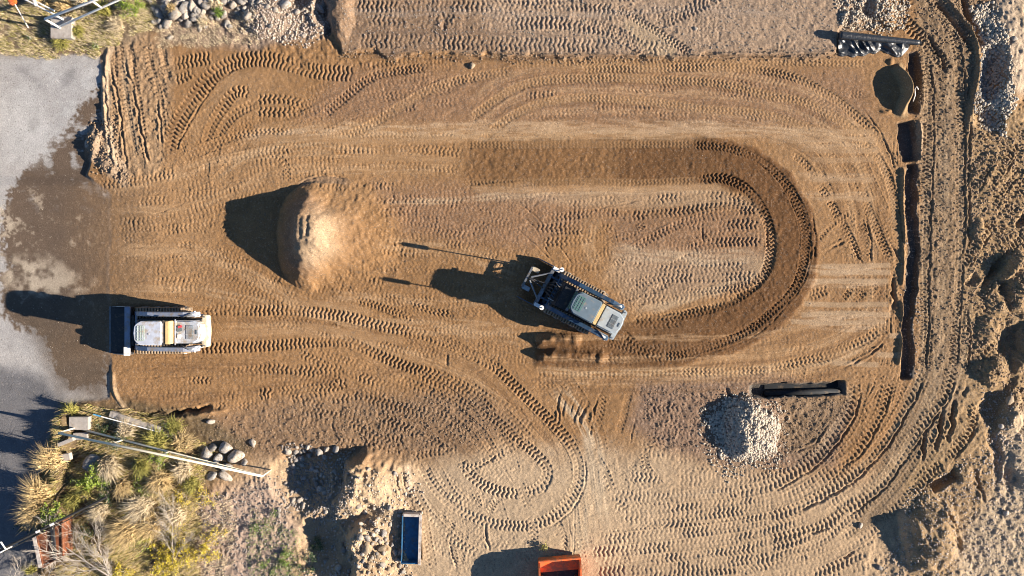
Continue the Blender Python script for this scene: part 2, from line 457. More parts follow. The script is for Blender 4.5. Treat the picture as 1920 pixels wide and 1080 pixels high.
# ---------------- large relief
MAC += -0.12 * as_m * (1 - sm(Y, 325, 350) * (1 - sm(Y, 655, 690))) * (0.35 + 0.65 * sm(Y, 190, 240)) * (1 - 0.6 * sm(Y, 600, 650))
MAC += -0.15 * (1 - sm(X, -20, 230))          # the paving falls away from the pad
MAC += 0.10 * poly([(600, -60), (1640, -60), (1565, 60), (1560, 102), (1300, 107), (960, 106), (640, 98), (610, 40)], 3, 1.7)
MAC += 0.035 * fbm(X, Y, 220, 14, 2) * soilw
stamp([(206, 80), (196, 130), (198, 200), (205, 260), (222, 320)], 14, ridge(0.05), 'macro', (0.42, 0.33, 0.23), 0.5)
stamp([(213, 670), (212, 705), (216, 740), (236, 770)], 11, ridge(0.06), 'macro', (0.38, 0.28, 0.18), 0.6, patch=.7)
stamp([(236, 766), (280, 775), (340, 773), (400, 764)], 18, groove(0.34, 0.03), 'macro')
stamp([(236, 776), (300, 786), (380, 776), (430, 770)], 16, ridge(0.12), 'macro')
blob(176, 268, 18, 34, 0.22, 15); blob(205, 300, 22, 30, 0.10)
stamp([(640, 102), (800, 104), (960, 108), (1120, 104), (1300, 106), (1440, 100), (1560, 102)], 9, ridge(0.045), 'macro')
# trench along the right-hand side of the pad
def trench(d=0.4):
    def f(s, t):
        lat = np.abs(t + 0.16 * vn(s, s * 0, 26, 3) + 0.12 * vn(s, t * 3, 8, 6)) * (1 + 0.14 * vn(s, s * 0, 14, 9)); return -d * (1 - sm(lat, 0.62, 0.98)) * (1 + 0.15 * vn(s, t, 18, 4)), 1 - sm(lat, 1.0, 1.2)
    return f
stamp([(1711, 306), (1708, 380), (1711, 460), (1708, 540), (1702, 600), (1703, 660), (1706, 712)], 23, trench(0.25), 'macro', (0.085, 0.07, 0.055), 0.8, fade=4, wob=3.6)  # dark tone paints the bank's shade into the trench floor
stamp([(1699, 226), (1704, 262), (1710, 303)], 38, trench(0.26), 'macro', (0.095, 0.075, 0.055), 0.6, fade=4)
stamp([(1724, 222), (1727, 262), (1722, 305)], 12, ridge(0.10), 'macro', (0.34, 0.25, 0.16), 0.6)
stamp([(1693, 312), (1692, 380), (1695, 460), (1692, 540)], 11, ridge(0.10), 'macro', (0.30, 0.20, 0.11), 0.5)
stamp([(1690, 560), (1692, 600), (1690, 640), (1683, 690)], 9, ridge(0.10), 'macro', (0.30, 0.20, 0.11), 0.5)
stamp([(1673, 505), (1676, 540), (1672, 590)], 15, groove(0.22, 0.02), 'macro')
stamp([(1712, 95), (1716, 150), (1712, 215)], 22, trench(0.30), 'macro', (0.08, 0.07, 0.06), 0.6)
stamp([(1706, 110), (1703, 130), (1702, 150)], 16, groove(0.18, 0.0), 'macro')
# crescent pile beside the tarp
stamp([(1678, 122), (1690, 140), (1698, 160), (1699, 180), (1692, 200), (1688, 222)], 25, (lambda s, t: (0.47 * np.exp(-(t / 0.5) ** 2) * np.sin(np.clip(s / 104, 0, 1) * math.pi) ** 0.7 * (1 + .06 * vn(s, t * 5, 8, 7)), 1 - sm(np.abs(t), 1.1, 1.5))), 'macro', (0.27, 0.185, 0.10), 0.8, fade=3)
blob(1662, 160, 26, 32, -0.06)
stamp([(1676, 205), (1660, 212), (1648, 206)], 14, ridge(0.08), 'macro')
blob(1672, 118, 8, 7, 0.08)
# soil berm in front of the grading loader
stamp([(1003, 638), (1040, 632), (1090, 640)], 34, ridge(0.30), 'macro'); stamp([(1006, 668), (1060, 664), (1140, 670)], 40, ridge(0.26), 'macro')
blob(1060, 655, 70, 26, 0.08)
# right-hand banks and hollows
def bank(pts, w, h, col=None): stamp(pts, w, ridge(h), 'macro', col, 0.5)
bank([(1815, 40), (1828, 80), (1832, 130), (1822, 190), (1818, 240)], 16, 0.15, (0.28, 0.19, 0.10))
bank([(1752, 0), (1790, 45), (1822, 88)], 16, -0.13); bank([(1806, -20), (1812, 20), (1828, 60), (1845, 92)], 20, -0.20)
bank([(1768, -10), (1800, 30), (1826, 62)], 14, 0.10)
blob(1862, 135, 26, 62, -0.42, 8); blob(1895, 60, 48, 80, 0.22); blob(1895, 160, 30, 50, 0.16, 20)
blob(1855, 225, 34, 26, -0.30, 30); blob(1905, 200, 40, 30, 0.12)
for (x, y, rx, ry, h) in ((1918, 402, 16, 20, -.3), (1825, 525, 16, 12, -.2), (1915, 520, 30, 60, .35), (1880, 520, 14, 50, -.22), (1898, 650, 26, 50, -.32), (1930, 640, 20, 60, .35), (1900, 700, 18, 30, -.2),
                          (1868, 765, 34, 34, -.45), (1905, 770, 20, 60, .25), (1868, 860, 16, 60, -.3), (1892, 900, 12, 30, -.25), (1930, 900, 30, 90, .12), (1740, 1010, 56, 70, .62), (1780, 1060, 40, 50, .2),
                          (1665, 1040, 30, 50, -.12), (1700, 975, 30, 24, .3), (1840, 440, 20, 30, .14), (1860, 330, 40, 50, .12), (1850, 620, 24, 40, .16), (1870, 560, 30, 30, .12), (1880, 690, 40, 30, .22), (1850, 700, 30, 24, .18)):
    blob(x, y, rx * 1.1, ry * 1.1, h * (.62 if h < 0 else 1.0), rng.uniform(-20, 20), 1.3, 2.2)
blob(1872, 500, 9, 48, -0.25, 38); blob(1890, 505, 10, 50, 0.2, 38)
m = poly([(1742, 908), (1788, 880), (1796, 897), (1752, 925)], 2.0, 0.5); MAC -= 0.30 * m
blob(1806, 895, 16, 22, 0.10)
stamp([(1758, 932), (1775, 965), (1790, 1000), (1800, 1035)], 15, groove(0.22, 0.06), 'macro')
stamp([(1825, 870), (1836, 900), (1845, 945)], 12, groove(0.20, 0.05), 'macro')
for pts, w, d in (([(1738, 795), (1733, 830), (1727, 868)], 13, .22), ([(1770, 755), (1762, 800), (1752, 845)], 14, .24), ([(1790, 740), (1786, 780), (1775, 830)], 15, .26), ([(1800, 722), (1790, 745)], 12, .16),
                  ([(1836, 790), (1828, 812), (1815, 828)], 12, .2), ([(1815, 715), (1805, 745)], 12, .2), ([(1818, 762), (1812, 785)], 11, .16), ([(1765, 845), (1768, 862)], 9, .14), ([(1748, 862), (1750, 880)], 9, .12)):
    stamp(pts, w, groove(d, 0.05), 'macro')
# heaps and hollow bottom left of centre
def scarp(x0, x1, x2, y0, y1, h):
    xx = X + WX * 2.4 + 12 * np.sin(Y / 19 + x0) + 0.18 * (Y - (y0 + y1) / 2); yy = Y + WY * 2.4 + 8 * np.sin(X / 21)
    MAC[:] += h * sm(xx, x0, x1) * (1 - sm(xx, x1 + 4, x2)) * sm(yy, y0 - 16, y0 + 16) * (1 - sm(yy, y1 - 20, y1 + 20)) * (1 + 0.25 * n_sm)
blob(560, 905, 62, 62, -0.34, 0, 1.0, 1.0); scarp(630, 652, 780, 864, 948, 0.72); blob(600, 1020, 44, 64, -0.30, 0, 1, 1); scarp(640, 664, 770, 985, 1100, 0.60)
blob(560, 852, 40, 12, -0.18); blob(730, 960, 34, 40, 0.16)
m = poly([(640, 860), (740, 900), (740, 1000), (660, 1080), (620, 960)], 16); paint(m, (0.370, 0.280, 0.180), 0.7)
blob(1240, 1120, 160, 60, 0.1)
# top-left rubble and top edge
blob(350, 5, 70, 40, 0.25, 0, 1, 1.5); blob(500, 30, 50, 40, 0.25, 0, 1, 1.5); blob(600, 20, 18, 30, -0.35); blob(560, -5, 26, 22, -0.3); blob(640, 30, 26, 60, 0.22, 0, 1, 1.2); blob(592, 35, 16, 24, 0.12)
blob(610, 55, 9, 16, -0.25)
blob(1640, 5, 44, 26, 0.2, 0, 1, 1.4); blob(1600, 35, 30, 16, 0.14); blob(1660, 30, 24, 26, 0.15); blob(1625, 20, 14, 20, -0.2)
stamp([(122, 770), (124, 820), (118, 880), (112, 930), (106, 985)], 50, ridge(0.42), 'macro'); blob(260, 900, 130, 110, 0.25, 0, 1, 1); blob(200, 1010, 110, 80, 0.2)
stamp([(834, 26), (835, 62)], 12, groove(0.22, 0.03), 'macro'); stamp([(840, 654), (841, 688)], 9, groove(0.14, 0.03), 'macro'); stamp([(1319, 412), (1320, 452)], 7, groove(0.12, 0.01), 'macro')
stamp([(1360, 716), (1366, 733), (1378, 748)], 12, groove(0.3, 0.03), 'macro')
stamp([(621, 775), (625, 810)], 9, groove(0.12, 0.02), 'macro')
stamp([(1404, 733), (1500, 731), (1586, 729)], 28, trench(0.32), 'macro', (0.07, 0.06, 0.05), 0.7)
stamp([(525, 332), (526, 365)], 5, groove(0.06, 0.01), 'macro'); stamp([(245, 402), (250, 432)], 9, groove(0.08, 0.06), 'macro')

# ---------------- driven lanes: pale compacted streaks and darker loose bands between them
def offset_path(pts, o):
    xy = np.array(pts, float); tg = np.gradient(xy, axis=0); tg /= np.linalg.norm(tg, axis=1)[:, None]
    return [tuple(p) for p in np.stack([xy[:, 0] - tg[:, 1] * o, xy[:, 1] + tg[:, 0] * o], 1)]
LP, LD = (0.375, 0.245, 0.135), (0.150, 0.084, 0.041)
RING = [(880, 205), (960, 150), (1080, 135), (1200, 137), (1360, 146), (1480, 170), (1570, 215), (1630, 280), (1665, 370), (1672, 480), (1662, 580), (1610, 650), (1500, 690), (1350, 704), (1150, 706), (1000, 704)]
for o_, w_, c_, a_ in ((-8, 16, LP, .45), (16, 20, LD, .5), (34, 16, LP, .45), (55, 20, LD, .45), (72, 14, LP, .4), (90, 20, LD, .35), (-26, 14, LD, .45)): lane(offset_path(RING, o_), w_, c_, a_)
lane([(440, 262), (620, 246), (900, 240), (1200, 240), (1440, 246), (1650, 262)], 34, (0.40, 0.275, 0.165), .75, .3)
lane([(400, 340), (480, 285), (640, 262), (900, 256), (1300, 254)], 22, (0.38, 0.26, 0.15), .6, .3)
lane([(200, 350), (300, 335), (420, 300), (560, 285), (860, 292)], 30, LP, .5, .4); lane([(200, 395), (340, 390), (460, 350), (540, 318), (860, 318)], 26, LP, .45)
lane([(215, 470), (330, 470), (440, 500), (560, 570), (700, 600), (900, 612), (990, 615)], 34, LP, .5, .4); lane([(215, 545), (360, 545), (520, 575), (680, 610), (860, 625), (1000, 640)], 24, LP, .5, .4)
lane([(400, 616), (560, 616), (720, 650), (860, 700), (960, 770)], 26, LP, .45); lane([(400, 600), (600, 604), (740, 632), (880, 690), (980, 770), (1060, 860)], 14, LD, .4)
lane([(240, 690), (400, 690), (560, 700), (700, 745), (820, 810), (900, 860)], 30, LD, .4, .9); lane([(230, 745), (400, 745), (560, 720), (700, 700), (800, 690)], 22, LD, .45, 1.0)
lane([(700, 460), (850, 470), (990, 520)], 40, LP, .4); lane([(720, 380), (860, 376), (1000, 360), (1340, 356)], 18, (0.39, 0.28, 0.175), .6, .4); lane([(980, 545), (860, 570), (720, 560), (600, 556)], 26, LP, .4)
lane([(1140, 470), (1230, 480), (1330, 486), (1430, 478)], 40, (0.39, 0.29, 0.19), .55); lane([(1190, 590), (1290, 560), (1400, 520), (1440, 460)], 24, (0.37, 0.27, 0.17), .55); lane([(1120, 395), (1100, 450), (1130, 520)], 36, LP, .45)
lane([(1160, 440), (1260, 400), (1420, 384)], 24, LD, .25)
for y_ in (505, 530, 590, 610): lane([(1500, y_), (1590, y_ + 2), (1672, y_)], 24, (0.42, 0.30, 0.19), .6, .3)
for y_ in (270, 330, 365): lane([(1480, y_), (1570, y_ + 2), (1655, y_ + 3)], 20, (0.38, 0.26, 0.155), .5, .4)
lane([(1000, 696), (1200, 700), (1440, 692), (1580, 668), (1655, 620)], 22, (0.38, 0.26, 0.15), .65, .4); lane([(960, 712), (1200, 716), (1450, 712), (1580, 700)], 12, LD, .5)
lane([(1745, -20), (1790, 60), (1775, 200), (1768, 400), (1765, 600), (1745, 740), (1650, 900), (1500, 1000)], 26, (0.30, 0.215, 0.13), .5, 1.3)
lane([(1733, 100), (1741, 240), (1735, 450), (1728, 690), (1640, 850), (1480, 955)], 16, (0.33, 0.235, 0.14), .5); lane([(1800, 130), (1800, 480), (1784, 690), (1690, 860), (1560, 975), (1440, 1012)], 14, (0.33, 0.235, 0.14), .5)
lane([(1600, 712), (1570, 800), (1470, 890), (1300, 925), (1120, 930)], 20, (0.36, 0.27, 0.18), .45)
lane([(1830, 300), (1826, 500), (1800, 700), (1720, 860)], 18, (0.36, 0.255, 0.15), .5)
lane([(640, 28), (900, 26), (1100, 30), (1250, 20), (1500, 30)], 20, (0.30, 0.235, 0.18), .5); lane([(640, 62), (900, 62), (1100, 70)], 12, (0.16, 0.11, 0.078), .5); lane([(640, 104), (900, 110), (1200, 111), (1560, 108)], 12, (0.13, 0.075, 0.04), .7, 1.0)
lane([(230, 80), (240, 200), (262, 320)], 20, (0.37, 0.27, 0.17), .5, 1.2); lane([(206, 90), (200, 180), (214, 320)], 12, (0.42, 0.33, 0.23), .7, 1.2)
lane([(420, 360), (330, 300), (335, 220), (400, 150), (500, 125)], 16, LD, .3); lane([(480, 120), (420, 165), (370, 240), (350, 300)], 30, LP, .25)
lane([(1040, 720), (1110, 830), (1130, 1000)], 44, (0.42, 0.33, 0.225), .6, .4); lane([(1110, 850), (1090, 950), (1090, 1070)], 40, (0.42, 0.33, 0.225), .6, .4)
lane([(780, 900), (820, 1000), (860, 1070)], 30, (0.42, 0.33, 0.225), .5, .6)
# thin sweeping scuffs left by blades and track edges
def scuffs(base, offs, d=.022):
    for o_ in offs:
        q = offset_path(base, o_ + rng.uniform(-2, 2)); n_ = len(q); a_ = rng.randint(0, max(1, n_ - 3)); b_ = min(n_, a_ + rng.randint(3, 7))
        if b_ - a_ >= 2: stamp(q[a_:b_], rng.uniform(4, 6), groove(d * rng.uniform(.6, 1.3), d * .5), mode='add', fade=30)
scuffs(RING, list(range(-24, 100, 8)) * 2)
scuffs([(215, 470), (330, 470), (440, 500), (560, 570), (700, 600), (860, 625), (990, 650)], range(-60, 90, 9))
scuffs([(200, 395), (300, 370), (420, 320), (520, 290), (640, 275), (860, 285)], range(-40, 40, 8))
scuffs([(240, 640), (400, 640), (560, 645), (700, 680), (840, 730), (960, 810), (1020, 880)], range(-50, 80, 9), .03)
scuffs([(1590, 715), (1568, 800), (1500, 868), (1420, 900), (1300, 906)], range(-20, 130, 11), .035)
scuffs([(1733, 60), (1741, 240), (1735, 450), (1728, 690), (1640, 850), (1480, 955)], range(-10, 80, 7), .035)
scuffs([(1020, 400), (1150, 385), (1300, 370), (1420, 370)], range(-6, 190, 14), .018)
# ---------------- old, half-erased tracks everywhere
def jit(a): return rng.uniform(-a, a)
def arcpath(x, y, ang, L, curv):
    pts = [(x, y)]; a = R_(ang)
    for i in range(int(L / 25)):
        x += 25 * math.cos(a); y += 25 * math.sin(a); a += curv; pts.append((x, y))
    return pts if len(pts) > 1 else pts + [(x + 10, y)]
def clutter(n, xr, yr, ang, spread, L, w=(14, 22), d=0.010, st=0.8, patch=0.7, kind='c', cv=0.06):
    for _ in range(n):
        f = cleat(rng.uniform(7.5, 10), d * rng.uniform(.7, 1.3), rng.uniform(.12, .32)) if kind == 'c' or rng.rand() < .5 else tyre(rng.uniform(7, 9), d * .8)
        stamp(arcpath(rng.uniform(*xr), rng.uniform(*yr), ang + jit(spread), rng.uniform(*L), jit(cv)), rng.uniform(*w), f, strength=st, patch=patch)
clutter(16, (240, 900), (370, 720), 4, 14, (90, 280), d=0.011, kind='m')
clutter(14, (300, 900), (650, 780), 12, 18, (80, 240), d=0.014)
clutter(12, (420, 950), (740, 840), 18, 26, (80, 220), d=0.016)
clutter(16, (560, 1080), (350, 620), 2, 20, (70, 200), d=0.009, kind='m')
clutter(34, (240, 640), (230, 340), -8, 14, (80, 240), d=0.012, kind='m')
clutter(12, (640, 1300), (10, 90), 2, 8, (90, 260), d=0.016)
clutter(10, (1090, 1520), (900, 1085), -5, 10, (120, 340), d=0.019, w=(18, 24))
clutter(34, (1150, 1450), (845, 940), 15, 40, (60, 160), d=0.015)
clutter(10, (1130, 1400), (385, 570), -4, 14, (70, 180), d=0.012)
clutter(20, (1150, 1330), (730, 835), 0, 6, (80, 150), d=0.013)
clutter(12, (740, 1000), (870, 1080), 60, 40, (80, 200), d=0.014)
clutter(12, (1440, 1660), (770, 1080), -38, 14, (120, 300), d=0.017)
clutter(34, (1820, 1920), (260, 740), -50, 18, (80, 160), d=0.03, w=(16, 26))
clutter(22, (1540, 1670), (290, 660), 70, 30, (60, 160), d=0.014)
clutter(16, (200, 310), (80, 230), 84, 7, (80, 220), d=0.022, w=(10, 15))
clutter(26, (950, 1600), (640, 730), -2, 4, (120, 260), d=0.010, kind='m')

# ---------------- the tracks one can follow in the photograph
C = cleat; TY = tyre
def tr(pts, w, f, **k): stamp(pts, w, f, **k)
deep = lambda p=9.0: cleat(p, 0.036, 0.22, 0.02)
FT = lambda: (cleat(rng.uniform(7, 8.6), rng.uniform(.012, .018), rng.uniform(.1, .24), .008) if rng.rand() < .6 else tyre(rng.uniform(7, 8.4), rng.uniform(.009, .014), .008))
def flock(base, offs, w=(13, 18), patch=.75, st=.9):
    for o_ in offs:
        q = offset_path(base, o_ + rng.uniform(-3, 3)); n_ = len(q); a_ = rng.randint(0, max(1, n_ - 2)); b_ = min(n_, a_ + rng.randint(3, 6))
        if b_ - a_ >= 2: tr(q[a_:b_], rng.uniform(*w), FT(), patch=patch, strength=st)
flock(RING, list(range(-20, 95, 12)) * 2); flock([(330, 300), (420, 262), (560, 225), (700, 165), (860, 140)], range(-40, 60, 13)); flock([(215, 400), (330, 385), (470, 330), (640, 300), (860, 305)], list(range(-50, 60, 14)) * 2)
flock([(215, 500), (360, 500), (500, 545), (680, 590), (860, 610), (1000, 620)], list(range(-70, 70, 14)) * 2); flock([(240, 690), (400, 690), (560, 700), (700, 745), (840, 810), (960, 880)], list(range(-60, 90, 14)) * 2)
flock([(700, 380), (860, 385), (1000, 400), (1150, 395)], range(-20, 130, 14)); flock([(1150, 560), (1250, 520), (1350, 480), (1430, 430)], range(-50, 50, 13)); flock([(1120, 400), (1250, 392), (1420, 396)], range(0, 150, 15))
flock([(420, 230), (380, 280), (370, 340)], range(-60, 60, 16)); flock([(760, 880), (820, 960), (900, 1020), (1000, 1040)], list(range(-50, 60, 14)) * 2); flock([(1120, 860), (1130, 950), (1150, 1070)], range(-60, 60, 16))
flock([(1560, 290), (1600, 380), (1640, 480), (1650, 600)], range(-50, 50, 12)); flock([(1600, 715), (1560, 830), (1440, 910), (1280, 940)], list(range(-30, 150, 14)) * 2); flock([(1200, 740), (1300, 740), (1420, 735)], range(0, 110, 18)); flock([(1030, 720), (1080, 800), (1100, 880)], range(-40, 60, 14))
flock([(1750, 100), (1755, 300), (1750, 500), (1735, 700)], range(-10, 50, 12)); flock([(640, 30), (900, 30), (1150, 40), (1400, 30)], list(range(-20, 60, 14)) * 2)
# top strip
tr([(665, 15), (770, 14), (960, 15), (1080, 12), (1165, 22)], 22, C(8.5, .026))
tr([(685, 40), (830, 38), (860, 42)], 22, C(9, .022), patch=.6)
tr([(670, 80), (800, 80), (960, 84), (1100, 86), (1240, 92)], 28, C(9, .028))
tr([(840, 14), (960, 20), (1060, 42)], 20, C(9, .024))
tr([(960, 48), (1060, 46), (1150, 62), (1200, 90), (1215, 104)], 24, C(9, .028))
tr([(1077, 33), (1140, 55), (1213, 97)], 14, TY(7, .028)); tr([(1150, 10), (1200, 40), (1297, 104)], 15, TY(7, .032))
tr([(1225, 38), (1280, 20), (1340, -6)], 17, C(9, .03)); tr([(1238, 52), (1300, 24), (1360, -8)], 14, C(8, .03))
tr([(1000, 2), (1100, 2), (1200, -4)], 14, C(8, .022))
# left corner fan
for pts, w in (([(214, 74), (216, 150), (214, 240)], 11), ([(224, 74), (232, 150), (244, 240), (256, 300)], 13), ([(240, 72), (252, 150), (262, 220), (276, 300)], 13),
               ([(276, 78), (286, 130), (300, 190), (308, 270)], 13), ([(300, 78), (308, 120), (318, 155)], 14)):
    tr(pts, w, cleat(7.5, .032, .1, .02, seam=.2))
for pts in ([(199, 90), (197, 160), (204, 260), (216, 310)], [(206, 110), (222, 200), (240, 320)], [(248, 150), (262, 230), (280, 310)], [(296, 170), (301, 230), (305, 270)], [(235, 95), (240, 130), (249, 160)]):
    tr(pts, 9, groove(.085, .045))
tr([(319, 120), (360, 114), (402, 106)], 26, C(8, .034)); tr([(325, 152), (345, 146), (366, 134)], 18, C(8, .03))
tr([(665, 138), (600, 134), (560, 125), (520, 114), (480, 111), (440, 118), (400, 140), (362, 186), (331, 236), (316, 288)], 30, cleat(8.2, .038, .22, .02))
tr([(480, 124), (440, 132), (405, 156), (370, 204), (338, 262), (330, 290)], 8, groove(.05, .015), mode='add')
tr([(470, 172), (438, 175), (412, 212), (394, 246), (383, 300), (382, 330)], 22, cleat(8, .034, .2, .02))
tr([(480, 192), (440, 214), (412, 250), (398, 310)], 20, cleat(8, .03, .2, .02))
tr([(478, 187), (530, 185), (575, 196)], 18, C(9, .03)); tr([(478, 208), (530, 210), (566, 207)], 18, C(9, .03))
tr([(340, 300), (400, 270), (470, 250), (560, 248)], 15, TY(8, .016)); tr([(345, 318), (420, 286), (500, 264), (620, 258)], 14, TY(8, .014), patch=.6)
tr([(400, 340), (450, 296), (510, 290), (535, 310), (538, 345)], 13, C(8, .02)); tr([(180, 345), (240, 342), (300, 330), (350, 318)], 16, C(8, .022), patch=.7)
TONE = (0.335, 0.208, 0.104)
tr([(604, 220), (647, 182), (687, 150), (720, 138), (773, 131), (800, 126)], 17, TY(7.5, .022))
tr([(747, 200), (790, 172), (832, 144)], 13, TY(7, .018)); tr([(640, 262), (690, 238), (747, 203), (813, 167), (880, 148), (960, 135)], 17, TY(7.5, .014), tone=TONE, ta=.35)
# long oval tyre tracks
tr([(880, 222), (930, 186), (975, 162), (1040, 149), (1120, 146), (1200, 149), (1340, 156), (1440, 177), (1507, 190), (1557, 214), (1607, 250), (1640, 300)], 16, TY(7.5, .014), tone=TONE, ta=.5, grain=.4)
tr([(905, 262), (940, 232), (985, 206), (1040, 188), (1100, 182), (1180, 187), (1300, 201), (1400, 210), (1440, 217), (1490, 232), (1540, 252)], 15, TY(7.5, .014), tone=TONE, ta=.5, grain=.4)
tr([(960, 120), (1130, 117), (1300, 117), (1440, 117), (1560, 120), (1628, 122)], 14, TY(7.5, .014), tone=TONE, ta=.35, grain=.4)
tr([(1090, 131), (1200, 129), (1340, 127), (1430, 133), (1493, 148), (1550, 174), (1597, 208), (1640, 250), (1670, 302), (1688, 340), (1694, 400), (1692, 490)], 16, TY(7.5, .018), tone=TONE, ta=.4, grain=.4)
tr([(1612, 195), (1640, 232), (1662, 270), (1680, 320)], 6, groove(.05, .02), mode='add')
tr([(1480, 288), (1500, 300), (1524, 322)], 14, TY(7, .02)); tr([(1570, 305), (1590, 312), (1608, 326)], 12, TY(7, .018)); tr([(1585, 172), (1625, 178)], 14, TY(7, .01))
tr([(1625, 272), (1650, 302), (1670, 350), (1680, 420), (1690, 495)], 15, TY(7, .022))
tr([(1535, 345), (1553, 370), (1577, 412), (1596, 450), (1612, 490)], 15, TY(7, .022)); tr([(1618, 350), (1628, 385), (1650, 440), (1668, 488)], 15, TY(7, .022))
tr([(1612, 410), (1624, 450), (1628, 490)], 18, TY(7, .022)); tr([(1600, 395), (1560, 420), (1530, 455)], 10, C(7, .02)); tr([(1535, 480), (1560, 462), (1590, 450)], 10, groove(.05, .03))
for pts in ([(1592, 440), (1604, 470), (1617, 496)], [(1622, 395), (1632, 450), (1632, 492)], [(1660, 440), (1680, 470), (1690, 500)], [(1680, 350), (1692, 420), (1698, 490)]):
    tr(pts, 7, groove(.07, .02), mode='add')
for x0 in (1590, 1615, 1650, 1662): tr([(x0 + 8, 538), (x0, 552), (x0 - 12, 563)], 12, TY(7, .03))
tr([(1512, 558), (1540, 548), (1558, 543)], 20, C(7.5, .035))
# scraped bright bars on the right
for y, x0, x1 in ((498, 1538, 1672), (512, 1534, 1672), (528, 1526, 1668), (572, 1505, 1668), (588, 1500, 1672), (604, 1480, 1660), (630, 1665, 1712), (665, 1640, 1712), (682, 1560, 1650), (262, 1440, 1645), (282, 1500, 1650), (300, 1520, 1640), (245, 900, 1640), (337, 1520, 1640), (372, 1530, 1640)):
    tr([(x0, y + jit(1)), ((x0 + x1) / 2, y + jit(1.5)), (x1, y + jit(1))], 11, scrape(.006), tone=(.37, .265, .165), ta=(.65 if y > 450 else .25), grain=.3, fade=5)
    tr([(x0 + 4, y + 6.5), ((x0 + x1) / 2, y + 6.5 + jit(1)), (x1 - 4, y + 6.5)], 4, groove(.016, .006), mode='add', fade=5)
tr([(1440, 690), (1507, 676), (1567, 662), (1627, 634), (1657, 607)], 18, TY(8, .016), tone=TONE, ta=.3)
tr([(1267, 697), (1350, 698), (1440, 692)], 16, TY(8, .014), tone=TONE, ta=.3); tr([(1040, 700), (1160, 703), (1280, 698)], 12, TY(8, .010)); tr([(1560, 700), (1620, 672), (1660, 640)], 8, groove(.05, .03)); tr([(1600, 690), (1640, 665)], 8, groove(.04, .02))
# damp oval wheel tracks
T2 = (0.225, 0.135, 0.066)
tr([(870, 273), (1100, 273), (1300, 272)], 13, TY(7, .011), tone=T2, ta=.6, grain=.5)
tr([(1295, 272), (1360, 278), (1410, 294), (1452, 324), (1486, 365), (1506, 420), (1508, 470), (1494, 525), (1462, 570), (1410, 615), (1350, 643), (1280, 662), (1230, 666), (1180, 655), (1130, 640)], 16, TY(7, .024), grain=1.0)
for off in (-10, 10):
    tr([(1395 , 292 + off * .3), (1452 + off * .5, 328), (1492 + off, 380), (1508 + off, 440), (1500 + off, 520), (1462 + off * .7, 575 + off * .6), (1400, 626 + off), (1290, 664 + off)], 5, groove(.035, .018), mode='add')
tr([(870, 343), (1100, 343), (1310, 342)], 14, TY(7, .011), tone=T2, ta=.6, grain=.5)
tr([(1300, 342), (1350, 334), (1395, 352), (1425, 388), (1443, 440), (1440, 490), (1420, 528), (1370, 566), (1290, 588), (1210, 596), (1190, 600)], 18, TY(7.5, .03), grain=1.2)
tr([(1436, 405), (1440, 440), (1436, 475)], 6, groove(.06, .02), mode='add'); tr([(1345, 328), (1385, 335), (1420, 365)], 7, groove(.05, .03), mode='add')
tr([(1080, 672), (1180, 670), (1250, 678)], 16, TY(8, .014)); tr([(1180, 600), (1230, 604), (1280, 600)], 22, TY(8, .018)); tr([(1165, 625), (1200, 655), (1250, 672)], 20, TY(8, .02))
tr([(1520, 385), (1528, 440), (1526, 490)], 7, groove(.07, .01), mode='add')
# inside the oval
tr([(1020, 410), (1100, 402), (1170, 398)], 16, C(8, .02)); tr([(1180, 405), (1260, 398), (1330, 388), (1420, 385)], 18, C(8.5, .026)); tr([(1182, 472), (1225, 444), (1280, 416), (1340, 400), (1420, 393)], 16, C(8, .036))
tr([(1290, 470), (1340, 456), (1430, 450)], 20, C(8, .032)); tr([(1340, 425), (1385, 420), (1432, 424)], 20, C(8.5, .024)); tr([(1280, 440), (1360, 436), (1430, 440)], 14, C(8.5, .022), patch=.6)
tr([(1030, 436), (1065, 434), (1100, 436)], 14, C(7.5, .02)); tr([(1145, 430), (1150, 450), (1158, 480)], 16, C(7.5, .03), patch=.6); tr([(1198, 412), (1206, 440)], 14, C(7, .035))
tr([(1188, 548), (1225, 518), (1280, 488), (1300, 478)], 18, TY(7.5, .026)); tr([(1188, 585), (1225, 545), (1262, 528)], 14, TY(8, .024)); tr([(1280, 546), (1340, 545), (1390, 540), (1432, 510)], 15, C(7.5, .03)); tr([(1150, 506), (1165, 490), (1168, 475)], 14, C(7, .03), patch=.5)
for pts in ([(1190, 580), (1240, 545)], [(1155, 495), (1165, 475)], [(1080, 400), (1240, 370), (1320, 362)], [(960, 370), (1010, 410), (1075, 500)], [(960, 420), (1040, 495)], [(960, 395), (1000, 425), (1035, 490)], [(1125, 540), (1145, 505)]):
    tr(pts, 6, groove(.03, .012), mode='add')
tr([(1200, 592), (1260, 588), (1330, 565)], 7, groove(.03, .02), mode='add')
# the gravel mound's surroundings
tr([(556, 350), (580, 338), (620, 336), (660, 342)], 12, cleat(3, .012, .1, .015), tone=(.20, .15, .11), ta=.5)
tr([(548, 358), (572, 336), (610, 330), (650, 334)], 6, groove(.06, .03), mode='add')
for y in (385, 397, 410, 432, 452, 470): tr([(690 + jit(20), y), (780, y + 4 + jit(4)), (870 + jit(30), y + 10 + jit(6))], 15, C(7.5, .016), patch=.8)
tr([(1000, 372), (860, 372), (700, 376)], 16, C(8, .015), patch=.8); tr([(870, 400), (880, 380), (920, 430)], 16, C(8, .018), patch=.7)
tr([(415, 410), (430, 435), (450, 450)], 18, C(8, .02)); tr([(300, 436), (380, 420), (410, 418)], 16, C(8, .018), patch=.6)
tr([(260, 455), (420, 470), (560, 555), (640, 560)], 13, TY(8, .012), patch=.7); tr([(240, 520), (360, 500), (480, 520)], 14, C(8, .012), patch=.8)
